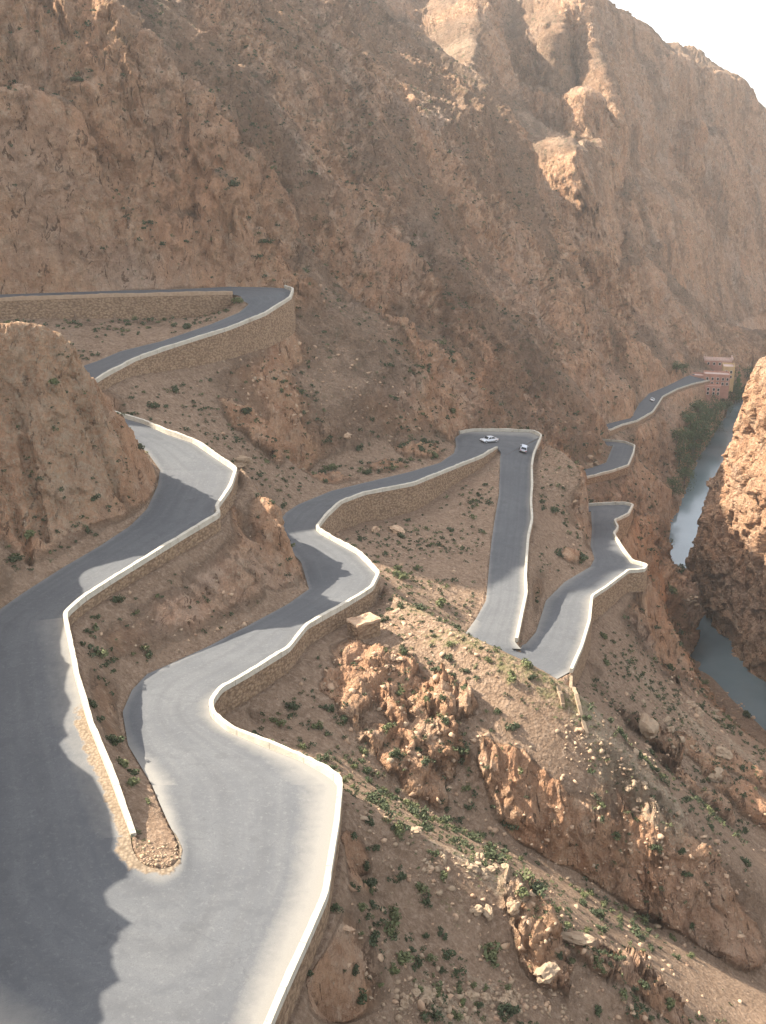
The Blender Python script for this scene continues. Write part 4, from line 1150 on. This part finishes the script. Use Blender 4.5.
# ------------------------------------------------------------------ boulders and rubble
def rock_mesh(seed, mat, sub=3, flat=.75):
    bm = bmesh.new(); bmesh.ops.create_icosphere(bm, subdivisions=sub, radius=1)
    co = np.array([v.co[:] for v in bm.verts]); o = seed*7.3
    f = facet(co[:, 0]*1.15+o, co[:, 1]*1.15, co[:, 2]*1.15+o)*.42+facet(co[:, 0]*2.6+o, co[:, 1]*2.6, co[:, 2]*2.6)*.16+perlin(co[:, 0]*.9+o, co[:, 1]*.9, co[:, 2]*.9)*.25
    co = co*(1+f)[:, None]*np.array([1, .8, flat])
    for v, c in zip(bm.verts, co): v.co = c
    me = bpy.data.meshes.new('boulder'); bm.to_mesh(me); bm.free(); me.materials.append(mat)
    return me
BO = [rock_mesh(k, M_ROCK) for k in range(5)]; BP = [rock_mesh(k+9, M_PALE) for k in range(5)]
def add_boulder(px, py, rp, label, pale, group=None, stretch=(1, 1, 1)):
    g = ground_px(px, py)
    if g is None: return
    loc, n = g; r = rp*loc.length/FPX
    o = bpy.data.objects.new('boulder', random.choice(BP if pale else BO)); COL.objects.link(o)
    o.location = loc+Vector((0, 0, r*.25)); o.rotation_euler = (random.uniform(-.3, .3), random.uniform(-.3, .3), random.uniform(0, 6.28))
    o.scale = tuple(r*k for k in stretch); tag(o, label, 'boulder', group)
    return o
for a in [(612,505,13,'large pale boulder standing at the inner end of the lower road',1,None,(1.2,1.1,1.25)),
 (240,466,10,'pale boulder against the outer corner of the left wall bend',1,None,(1.3,1,.9)),
 (398,533,8,'flat brown boulder lying on the scree under the serpentine wall',0,None,(1.5,.8,.6)),
 (375,532,5,'small tilted stone left of the flat scree boulder',0,None,(1.2,.7,1)),
 (347,437,4,'reddish boulder on the slope above the far road',0,None,(1,1,1)),
 (646,730,12,'big pale block on the right edge of the sunlit rib',1,None,(1.1,1,1.1)),
 (722,755,8,'pale boulder on the right rib above the river',1,None,(1,1,1)),
 (716,777,8,'pale split boulder below the right rib crest',1,None,(1.2,1,.9)),
 (476,912,6,'pale stone on the slope under the front ridge',1,None,(1.2,1,.9)),
 (488,914,6,'pale stone beside its twin below the front ridge',1,None,(1,1,1)),
 (513,910,8,'tall pale rock under the broken end of the front ridge',1,None,(.8,.8,1.3)),
 (415,833,7,'pinkish rock on the pale front ridge beside the green bush',1,None,(1.1,1,.8)),
 (545,975,10,'pale sunlit block on the lower right rib',1,None,(1.3,1,.9)),
 (575,940,9,'flat pale slab on the crest of the lower rib',1,None,(1.9,.9,.6)),
 (346,930,5,'reddish stone patch boulder below the front wall',0,None,(1.6,1,.5)),
 (404,1003,6,'pale block in the loose stone heap near the bottom',1,None,(1,1,1))]:
    add_boulder(*a)
BZ = [(470,868,26,9,11,2.0,5.5,1,'pale rough stone on the sunlit crest of the front ridge','stones of the front ridge'),
      (635,780,26,26,7,2.0,4.5,1,'pale stone lying on the sunlit middle rib','stones of the middle rib'),
      (690,720,34,16,11,2.0,5,1,'pale stone on the crest of the right rib','stones of the right rib'),
      (425,1000,16,9,10,2.5,6,1,'pale loose stone in the heap at the bottom of the slope','stones at the bottom'),
      (495,1003,24,10,11,2.5,6,1,'pale loose stone in the field by the bottom right bush','stones by the bottom bush'),
      (385,655,30,14,10,2,4.5,0,'brown stone fallen beside the large orange outcrop','stones by the outcrop'),
      (597,463,10,14,10,1.5,4,1,'pale rock on the lit spur crest beside the straight road','rocks of the lit spur'),
      (735,705,20,10,12,1.0,2.2,0,'small dark stone on the river gravel bar','stones on the gravel bar'),
      (690,601,8,3,12,1.2,2.6,1,'pale stone in the river rapids','stones in the rapids'),
      (420,880,50,40,9,1.2,3,0,'small brown stone on the shaded front slope','stones of the front slope')]
for px, py, sx, sy, n, r0, r1, pale, lab, grp in BZ:
    for _ in range(n): add_boulder(px+rng.normal()*sx*.6, py+rng.normal()*sy*.6, rng.uniform(r0, r1), lab, pale, grp, (rng.uniform(.8, 1.3), 1, rng.uniform(.6, 1)))
bm = bmesh.new(); bmesh.ops.create_icosphere(bm, subdivisions=1, radius=1)
PEB_V = np.array([v.co[:] for v in bm.verts]); PEB_F = [[v.index for v in f.verts] for f in bm.faces]; bm.free()
parts = []
def rubble(px, py, sx, sy, n, r0, r1, mi):
    for _ in range(n):
        g = ground_px(px+rng.normal()*sx, py+rng.normal()*sy)
        if g is None: continue
        rad = r0*(r1/r0)**(rng.uniform()**2); o = rng.normal(size=(1, 3))*3
        v = PEB_V*(1+.35*rng.normal(size=(len(PEB_V), 1)))*np.array([rng.uniform(.8, 1.4), rng.uniform(.7, 1.1), rng.uniform(.5, .9)])*rad
        a = rng.uniform(0, 6.28); v = np.stack([v[:, 0]*math.cos(a)-v[:, 1]*math.sin(a), v[:, 0]*math.sin(a)+v[:, 1]*math.cos(a), v[:, 2]], 1)
        parts.append((v+np.array(g[0]), PEB_F, mi if rng.uniform() < .75 else 1-mi))
for q in [(155,858,14,7,160,.06,.22,1),(105,790,12,40,60,.05,.16,0),(425,1000,26,14,160,.08,.4,1),(500,1003,40,14,200,.08,.4,1),(470,866,40,12,200,.06,.35,1),(635,780,34,32,150,.1,.4,1),(600,740,22,20,120,.1,.4,1),
          (690,722,44,22,260,.1,.6,1),(430,930,70,60,220,.05,.3,0),(560,850,90,50,200,.08,.4,0),(420,620,60,30,160,.08,.4,0),(390,540,60,40,140,.1,.5,0),(400,720,60,60,220,.1,.6,0),(600,960,70,50,260,.08,.5,0),(700,860,50,50,200,.1,.5,0),
          (725,700,34,16,300,.1,.5,0),(300,360,50,30,140,.15,.6,0),(360,410,70,30,160,.15,.6,0),(180,620,60,30,120,.08,.35,0),(390,815,40,12,120,.05,.25,1),(555,500,20,40,120,.1,.5,0)]: rubble(*q)
rb = merge('rubble', parts, [M_ROCK, M_PALE]); rb['kind'] = 'stuff'
print('rocks', len(parts), round(time.time()-T0, 1))

# ------------------------------------------------------------------ masonry bits beside the road
def rough_block(name, loc, rz, dims, mats, label, cat):
    root = tag(empty(name, loc, rz), label, cat)
    x, y, z = dims
    bm = bmesh.new(); bm_box(bm, -x/2, x/2, -y/2, y/2, -1.5, z)
    bmesh.ops.subdivide_edges(bm, edges=bm.edges[:], cuts=5, use_grid_fill=True)
    for v in bm.verts: v.co += Vector((rng.normal(), rng.normal(), rng.normal()))*.05
    bm_obj('masonry', bm, mats[0], root)
    bm = bmesh.new(); bm_box(bm, -x/2-.08, x/2+.08, -y/2-.08, y/2+.08, z+.02, z+.3)
    bmesh.ops.subdivide_edges(bm, edges=bm.edges[:], cuts=5, use_grid_fill=True)
    for v in bm.verts: v.co += Vector((rng.normal(), rng.normal(), rng.normal()))*.06
    bm_obj('capping', bm, mats[1], root)
g = ground_px(364, 634)
if g: rough_block('stone_pier', g[0], R(35), (3.6, 2.4, 1.9), (M_MAS, M_ROCK), 'ruined square stone pier with a pale top below the wall elbow', 'stone pier')
def dry_wall(pxs, label):
    pts = [ground_px(*p) for p in pxs]; pts = [np.array(q[0]) for q in pts if q]
    if len(pts) < 2: return
    p = resample(np.array(pts), 26); tg = np.gradient(p[:, :2], axis=0); tg /= np.linalg.norm(tg, axis=1)[:, None]; nl = np.stack([-tg[:, 1], tg[:, 0]], 1)
    for i in range(len(p)): 
        g = ground_xy(p[i, 0], p[i, 1]); p[i, 2] = g[0].z
    jj = rng.normal(size=len(p))*.12
    base = p[len(p)//2].copy()
    o = strip_solid('dry_stone_wall', p, nl, lambda i: [(-.28, p[i,2]-.6), (-.22, p[i,2]+.5+jj[i]), (.22, p[i,2]+.45+jj[i]), (.28, p[i,2]-.6)], M_PALE, None, base)
    o.location = base; tag(o, label, 'wall', None, 'thing')
dry_wall([(571,678),(574,692),(579,708),(583,722),(587,736)], 'pale dry stone wall running down the rib below the lower bend')
dry_wall([(558,690),(562,700),(563,708)], 'short stub of pale dry stone wall on the rib')

# ------------------------------------------------------------------ trees along the river
def tube(pts, rad, n=6):
    vs = []; fs = []
    for i, (p, r) in enumerate(zip(pts, rad)):
        p = np.array(p); t = np.array(pts[min(i+1, len(pts)-1)])-np.array(pts[max(i-1, 0)]); t = t/np.linalg.norm(t)
        a = np.cross(t, [.3, .9, .2]); a /= np.linalg.norm(a); b = np.cross(t, a)
        for k in range(n): vs.append(p+r*(a*math.cos(6.283*k/n)+b*math.sin(6.283*k/n)))
    for i in range(len(pts)-1):
        for k in range(n): fs.append((i*n+k, i*n+(k+1) % n, (i+1)*n+(k+1) % n, (i+1)*n+k))
    return vs, fs
def make_tree(seed, h, wd, mat, tall=False):
    rg = np.random.default_rng(seed); vs = []; fs = []
    def add(v, f):
        k = len(vs); vs.extend(v); fs.extend([tuple(i+k for i in q) for q in f])
    add(*tube([(0,0,-.5),(.1,.05,h*.25),(.0,.15,h*.5),(.1,.1,h*.8)], [h*.028,h*.022,h*.015,h*.005]))
    cs = []; rs = []
    for k in range(16 if not tall else 13):
        a = rg.uniform(0, 6.283)
        if tall: zc = h*rg.uniform(.2, .97); q = wd*.5*(1-zc/h)**.5*rg.uniform(.1, .7); r = wd*rg.uniform(.24, .36)*(1.15-zc/h)
        else: zc = h*rg.uniform(.16, .86); q = wd*rg.uniform(.1, .5)*(1.25-.8*zc/h); r = wd*rg.uniform(.18, .30)
        c = np.array([q*math.cos(a), q*math.sin(a), zc]); cs.append(c); rs.append(r)
        if k % 2 == 0: add(*tube([(0, .1, zc*.55), tuple(c*np.array([.5, .5, .85])), tuple(c)], [h*.012, h*.008, h*.003], 5))
    tr = mesh_from('trunk', vs, fs, True); tr.materials.append(M_WOOD)
    v, f = leaf_cloud(cs, rs, 75, h*.055, rg); cr = mesh_from('crown', v, f); cr.materials.append(mat)
    root = empty('river_tree', (0, 0, 0)); link('trunk', tr, None, root); link('crown', cr, None, root)
    return root
protos = [make_tree(k, 9+k, 8+k % 2, M_TREE) for k in range(4)]; pop = make_tree(31, 15, 4.2, M_POPLAR, True)
pop.name = 'poplar'
TREES = [(686,478,1.0,'dark green tree lowest on the left bank above the blue river'),(679,466,.9,'dark tree between the river and the brown bank, second from the river bend'),(692,462,.85,'rounded dark tree at the water edge below the road to the houses'),
 (700,448,1.05,'big dark tree on the left bank in the middle of the river grove'),(690,436,1.1,'tallest dark tree at the foot of the terrace below the road'),(706,434,1.0,'dark tree close to the water in the upper grove'),
 (697,424,1.0,'dark tree under the retaining bank of the pink houses'),(714,422,.9,'tree beside the narrow upper river'),(710,410,.95,'tree just below the lowest pink house'),(722,408,.95,'dark tree right of the lowest pink house'),
 (731,400,.9,'dark tree near the poplar and the river'),(740,392,.8,'dark tree right of the poplar'),(747,380,.8,'tree farthest up the river in front of the cliff'),(676,446,.7,'small dark tree on the terrace above the grove'),
 (683,376,.6,'dark tree beside the road where it meets the houses'),(676,374,.5,'small dark tree at the left end of the roadside trees'),(672,496,.8,'green tree at the foot of the left bank cliff'),(684,488,.8,'tree at the very edge of the blue water below the left bank'),(694,452,.9,'dark tree tucked between the two biggest trees of the grove'),(683,450,.8,'dark tree on the slope behind the biggest grove tree'),
 (702,418,.9,'dark tree crowded against the foot of the pink houses'),(716,432,.6,'small tree on the strip beside the narrow river'),(726,416,.7,'tree on the river strip right of the houses'),(736,404,.8,'dark tree at the water right of the poplar'),(687,428,.8,'tree under the road terrace left of the grove'),
 (728,384,.8,'tree standing against the right wall of the houses')]
used = [False]*4
for k, (px, py, sc_, lab) in enumerate(TREES):
    g = ground_px(px, py)
    if g is None: continue
    pr = protos[k % 4]; o = pr if not used[k % 4] else copy_tree(pr); used[k % 4] = True
    o.location = g[0]; o.rotation_euler = (0, 0, random.uniform(0, 6.28)); o.scale = (sc_*1.35, sc_*1.35, sc_*1.15)
    tag(o, lab, 'tree', 'trees along the river')
for k in range(4):
    if not used[k]:
        for ch in list(protos[k].children): bpy.data.objects.remove(ch)
        bpy.data.objects.remove(protos[k])
g = ground_px(737, 391)
pop.location = g[0] if g else (200, 560, -130); tag(pop, 'slender bright green poplar beside the pink houses', 'tree')

# ------------------------------------------------------------------ the pink houses at the end of the road
M_PINK = mat_simple('pink_plaster', (.42, .22, .16), (.50, .28, .21), .6, .9, .03, (.38, .20, .15))
M_PINKL = mat_simple('pale_sunlit_pink_plaster', (.58, .40, .33), (.66, .48, .40), .6, .9, .03)
M_SUNLIT = mat_simple('sunlit_yellow_plaster', (.52, .36, .18), (.60, .43, .24), .6, .9, .03)  # yellow of a sunlit side wall, painted into the plaster colour
M_ROOF = mat_simple('flat_roof_screed', (.50, .36, .30), (.60, .46, .39), .8, .9, .03)
M_DARK = mat_simple('dark_opening', (.02, .018, .016), (.035, .03, .026), 2, .5)
M_TRIM = mat_simple('white_trim', (.66, .60, .52), (.74, .68, .60), 3, .8)
def house(loc, rz, dx, dy, h, label, wins, wall=None, roof=None, cren=False, door=None):
    root = tag(empty('house', loc, rz), label, 'house', 'pink houses by the river')
    bm = bmesh.new(); bm_box(bm, 0, dx, 0, dy, -6, h)
    bm_obj('wall', bm, wall or M_PINK, root)
    bm = bmesh.new(); bm_box(bm, .35, dx-.35, .35, dy-.35, h+.004, h+.12)
    bm_obj('roof', bm, roof or M_ROOF, root)
    bm = bmesh.new(); t = .32; H = h+.9
    bm_box(bm, 0, dx, 0, t, h+.003, H); bm_box(bm, 0, dx, dy-t, dy, h+.003, H); bm_box(bm, 0, t, t+.003, dy-t-.003, h+.003, H); bm_box(bm, dx-t, dx, t+.003, dy-t-.003, h+.003, H)
    if cren:
        for k in range(int(dx/1.5)): bm_box(bm, k*1.5+.2, k*1.5+.95, .02, t-.02, H+.003, H+.7)
        for k in range(1, int(dy/1.5)): bm_box(bm, dx-t+.02, dx-.02, k*1.5+.2, k*1.5+.95, H+.003, H+.7)
        for cx, cy in ((0, 0), (dx, 0), (dx, dy), (0, dy)): bm_box(bm, cx-.45, cx+.45, cy-.45, cy+.45, H+.006, H+1.3)
    bm_obj('roof_parapet', bm, M_PINKL if cren else (wall or M_PINK), root)  # crenellated parapet gets paler plaster: sunlight on the top painted in
    for x, z, w_, hh in wins:
        bm = bmesh.new(); bm_box(bm, x-.14, x+w_+.14, -.10, .02, z-.14, z+hh+.14)
        f = bm_obj('window', bm, M_TRIM, root)
        bm = bmesh.new(); bm_box(bm, x, x+w_, -.13, -.06, z, z+hh)
        bm_obj('pane', bm, M_DARK, f)
    if door:
        bm = bmesh.new(); bm_box(bm, door, door+1.4, -.09, .02, .0, 2.3); bm_obj('door', bm, M_WOOD, root)
    return root
def at_px(px, py, z): return tuple(P(px, py, z))
row = lambda xs, zs: [(x, z, 1.0, 1.3) for x in xs for z in zs]
house(at_px(703, 386, -121), R(-14), 13, 9, 5.6, 'largest pink house with two rows of dark windows above the trees', row((1.3,3.9,6.5,9.1,11.3), (1.0,3.4)))
house(at_px(690, 382, -119.5), R(-14), 8.5, 8, 2.8, 'low pink house with a broad pale flat roof beside the road', row((1.2,5.8), (.9,)), roof=M_PINKL, door=3.2)
house(at_px(704, 396, -124), R(-14), 8, 5, 4.6, 'lowest pink house standing above the river trees', row((1.2,4.0,6.2), (1.0,3.0)))
house(at_px(722, 380, -120.5), R(-14), 6, 11, 6.4, 'house at the right end of the houses, walls coloured yellow as if sunlit', row((1.3,3.7), (1.2,3.8)), wall=M_SUNLIT)
house(tuple(P(707, 372, -119)+W(2, 14, 0)), R(-14), 15, 7, 3.6, 'rear house with a pale crenellated terrace wall in the sun', row((2,5,8,11), (1.4,)), wall=M_PINK, cren=True)

# ------------------------------------------------------------------ cars
def paint(name, c, metal=.3):
    s_ = N(name); s_.color(s_.mix(s_.ramp(s_.noise(2.5, 4, .6, s_.obj()), (.45, 0), (.75, .35)), c, tuple(.8*k+.02 for k in c))); s_.rough(.32); s_.b.inputs['Metallic'].default_value = metal; s_.b.inputs['Coat Weight'].default_value = .4
    return s_.m
M_GLASS = mat_simple('car_glass', (.02, .025, .03), (.03, .035, .04), 2, .08); M_TYRE = mat_simple('tyre_rubber', (.02, .02, .02), (.03, .03, .03), 8, .85)
M_RIM = mat_simple('wheel_metal', (.45, .45, .46), (.55, .55, .56), 5, .35); M_LAMP = mat_simple('lamp_glass', (.75, .75, .72), (.85, .85, .82), 4, .15); M_RED = mat_simple('tail_lamp_red', (.35, .02, .02), (.45, .03, .03), 4, .2); M_BLK = mat_simple('black_trim', (.025, .025, .025), (.04, .04, .04), 5, .6)
def make_car(loc, fwd, up, label, mat, L=4.3, Wd=1.7, hatch=False):
    root = tag(empty('car', loc), label, 'car')
    x = Vector(fwd).normalized(); z = Vector(up).normalized(); y = z.cross(x).normalized(); x = y.cross(z)
    from mathutils import Matrix
    root.rotation_euler = Matrix((x, y, z)).transposed().to_euler()
    h = L/2
    prof = [(-h,.42),(-h+.02,.78),(-h+.12,.90),(-h+.75 if not hatch else -h+.1,.95),(.95,.90),(h-.25,.80),(h-.03,.62),(h,.40),(h-.12,.26),(-h+.12,.26)]
    def extr(p, w0, w1, z0, z1):
        bm_ = bmesh.new(); rows = []
        for s_ in (-1, 1):
            rows.append([bm_.verts.new((a, s_*(w0+(w1-w0)*max(0, min(1, (b-z0)/(z1-z0))))/2, b)) for a, b in p])
        n = len(p)
        for k in range(n): bm_.faces.new((rows[0][k], rows[0][(k+1) % n], rows[1][(k+1) % n], rows[1][k]))
        bm_.faces.new(rows[0][::-1]); bm_.faces.new(rows[1])
        return bm_
    bm_ = extr(prof, Wd, Wd*.94, .3, .95); body = bm_obj('body', bm_, mat, root, True, .05)
    rear = -h+.85 if not hatch else -h+.15
    cab = [(rear-.05,.90),(rear+.42,1.36),(rear+.75,1.42),(.25,1.42),(.55,1.34),(1.1,.88)]
    bm_ = extr(cab, Wd*.92, Wd*.72, .9, 1.42); bm_obj('cabin', bm_, mat, root, True, .04)
    for s_ in (-1, 1):
        def side(pts):
            bm2 = bmesh.new()
            def yy(b): return s_*((Wd*.92+(Wd*.72-Wd*.92)*(b-.9)/.52)/2+.012)
            vs_ = [bm2.verts.new((a, yy(b), b)) for a, b in pts]; vi = [bm2.verts.new((a, yy(b)-s_*.03, b)) for a, b in pts]
            n = len(pts)
            bm2.faces.new(vs_); bm2.faces.new(vi[::-1])
            for k in range(n): bm2.faces.new((vs_[k], vs_[(k+1) % n], vi[(k+1) % n], vi[k]))
            return bm_obj('side_window', bm2, M_GLASS, root)
        m0 = (rear+1.1+.0)/2+.05
        side([(rear+.22,.96),(rear+.50,1.33),(m0,1.36),(m0,.96)]); side([(m0+.09,.96),(m0+.09,1.36),(.40,1.33),(.82,.96)])
        bm2 = bmesh.new(); bm_box(bm2, .72, .9, s_*Wd*.47-.09+s_*.08, s_*Wd*.47+.09+s_*.08, .93, 1.05); bm_obj('wing_mirror', bm2, mat, root, False, .02)
    for nm_, (a0, b0), (a1, b1) in (('windscreen', (1.06,.93), (.60,1.33)), ('rear_window', (rear+.0,.95), (rear+.37,1.32))):
        bm2 = bmesh.new(); sgn = 1 if nm_ == 'windscreen' else -1
        def wd_(b): return (Wd*.92+(Wd*.72-Wd*.92)*(b-.9)/.52)/2-.10
        o_ = .035*sgn
        q_ = [(a0+o_,-wd_(b0),b0+.03),(a0+o_,wd_(b0),b0+.03),(a1+o_,wd_(b1),b1+.03),(a1+o_,-wd_(b1),b1+.03)]
        f_ = [bm2.verts.new(p_) for p_ in q_]; g_ = [bm2.verts.new((p_[0]-o_*1.1, p_[1], p_[2]-.03)) for p_ in q_]
        bm2.faces.new(f_); bm2.faces.new(g_[::-1])
        for k in range(4): bm2.faces.new((f_[k], f_[(k+1) % 4], g_[(k+1) % 4], g_[k]))
        bm_obj(nm_, bm2, M_GLASS, root)
    for a in (-h+.78, h-.80):
        for s_ in (-1, 1):
            for nm_, r_, w_, m_, par in (('wheel', .31, .19, M_TYRE, None), ('rim', .19, .03, M_RIM, 1)):
                bm2 = bmesh.new(); bmesh.ops.create_cone(bm2, cap_ends=True, segments=20, radius1=r_, radius2=r_, depth=w_)
                for v in bm2.verts: v.co = Vector((a+v.co.x, s_*(Wd/2-.08+(.1 if par else 0))+v.co.z, .31+v.co.y))
                ob = bm_obj(nm_, bm2, m_, root if not par else wh, False, .02 if not par else 0)
                if not par: wh = ob
    for s_ in (-1, 1):
        bm2 = bmesh.new(); bm_box(bm2, h-.16, h-.03, s_*Wd*.34-.2, s_*Wd*.34+.2, .58, .72); bm_obj('headlight', bm2, M_LAMP, root, False, .02)
        bm2 = bmesh.new(); bm_box(bm2, -h-.015, -h+.1, s_*Wd*.37-.16, s_*Wd*.37+.16, .62, .80); bm_obj('tail_lamp', bm2, M_RED, root, False, .02)
    for a in (h-.04, -h-.04):
        bm2 = bmesh.new(); bm_box(bm2, a-.04, a+.12, -Wd*.47, Wd*.47, .30, .48); bm_obj('bumper', bm2, M_BLK, root, False, .02)
    bm2 = bmesh.new(); bm_box(bm2, -h-.035, -h-.005, -.26, .26, .52, .63); bm_obj('number_plate', bm2, M_TRIM, root)
    return root
def road_at(px, py):
    d = Vector(ray(px, py)).normalized(); ok, loc, n, _ = road.ray_cast(Vector((0, 0, 0)), d)
    if n.z < 0: n = -n
    return loc, n
l1, n1 = road_at(489, 442); l1b, _ = road_at(470, 443.5)
make_car(l1+n1*.004, (l1b-l1), n1, 'silver saloon seen side-on rounding the far bend', paint('silver_paint', (.55, .56, .58), .5), 4.5)
l2, n2 = road_at(523, 450.5); l2b, _ = road_at(524.5, 443)
make_car(l2+n2*.004, (l2b-l2), n2, 'pale grey hatchback seen from behind at the top of the straight', paint('pale_grey_paint', (.50, .52, .56), .3), 3.9, 1.68, True)
l3, n3 = road_at(652, 401); l3b, _ = road_at(658, 394)
make_car(l3+n3*.004, (l3b-l3), n3, 'tiny white car far away on the road to the houses', paint('white_paint', (.78, .78, .76), .0), 4.1)
print('objects', round(time.time()-T0, 1))

# ------------------------------------------------------------------ air
bm = bmesh.new(); bm_box(bm, -1500, 1100, -30, 1560, -146, 460)
hz = N('dusty_air'); hz.n.remove(hz.b)
pv = hz.new('ShaderNodeVolumePrincipled'); pv.inputs['Color'].default_value = (.93, .90, .86, 1); pv.inputs['Density'].default_value = .00013; pv.inputs['Anisotropy'].default_value = .3
hz.l(pv.outputs[0], hz.n['Material Output'].inputs['Volume'])
ho = bm_obj('haze', bm, hz.m); ho['kind'] = 'stuff'

# ------------------------------------------------------------------ light, sky, camera
w = bpy.data.worlds.new('World'); sc.world = w; w.use_nodes = True
nt = w.node_tree; bg = nt.nodes['Background']
sky = nt.nodes.new('ShaderNodeTexSky'); sky.sky_type = 'NISHITA'; sky.sun_disc = False
sky.sun_elevation = SUN_EL; sky.sun_rotation = -SUN_AZ; sky.air_density = 1.0; sky.dust_density = 2.0; sky.ozone_density = .8
hs = nt.nodes.new('ShaderNodeHueSaturation'); hs.inputs['Saturation'].default_value = .35
nt.links.new(sky.outputs[0], hs.inputs['Color'])
nt.links.new(hs.outputs[0], bg.inputs[0]); bg.inputs[1].default_value = .145
ld = bpy.data.lights.new('sun', 'SUN'); ld.energy = 4.9; ld.angle = R(.5); ld.color = (1, .92, .79)
lo = bpy.data.objects.new('sun', ld); COL.objects.link(lo)
lo.rotation_euler = Vector(SUN).to_track_quat('Z', 'Y').to_euler()
cd = bpy.data.cameras.new('camera'); cam = bpy.data.objects.new('camera', cd); COL.objects.link(cam)
cam.location = (0, 0, 0); cam.rotation_euler = (R(90)-PITCH, 0, 0)
cd.sensor_fit = 'VERTICAL'; cd.sensor_height = 36.0; cd.lens = FPX/1024*36.0
cd.clip_start = .5; cd.clip_end = 6000
sc.camera = cam
sc.view_settings.view_transform = 'Standard'; sc.view_settings.look = 'None'; sc.view_settings.exposure = 1.66; sc.view_settings.gamma = 1
try: sc.view_settings.use_curve_mapping = False
except Exception: pass
sc.cycles.volume_bounces = 0
sc.cycles.volume_max_steps = 64
sc.cycles.use_denoising = True
sc.cycles.max_bounces = 5; sc.cycles.diffuse_bounces = 3
print('done', round(time.time()-T0, 1))
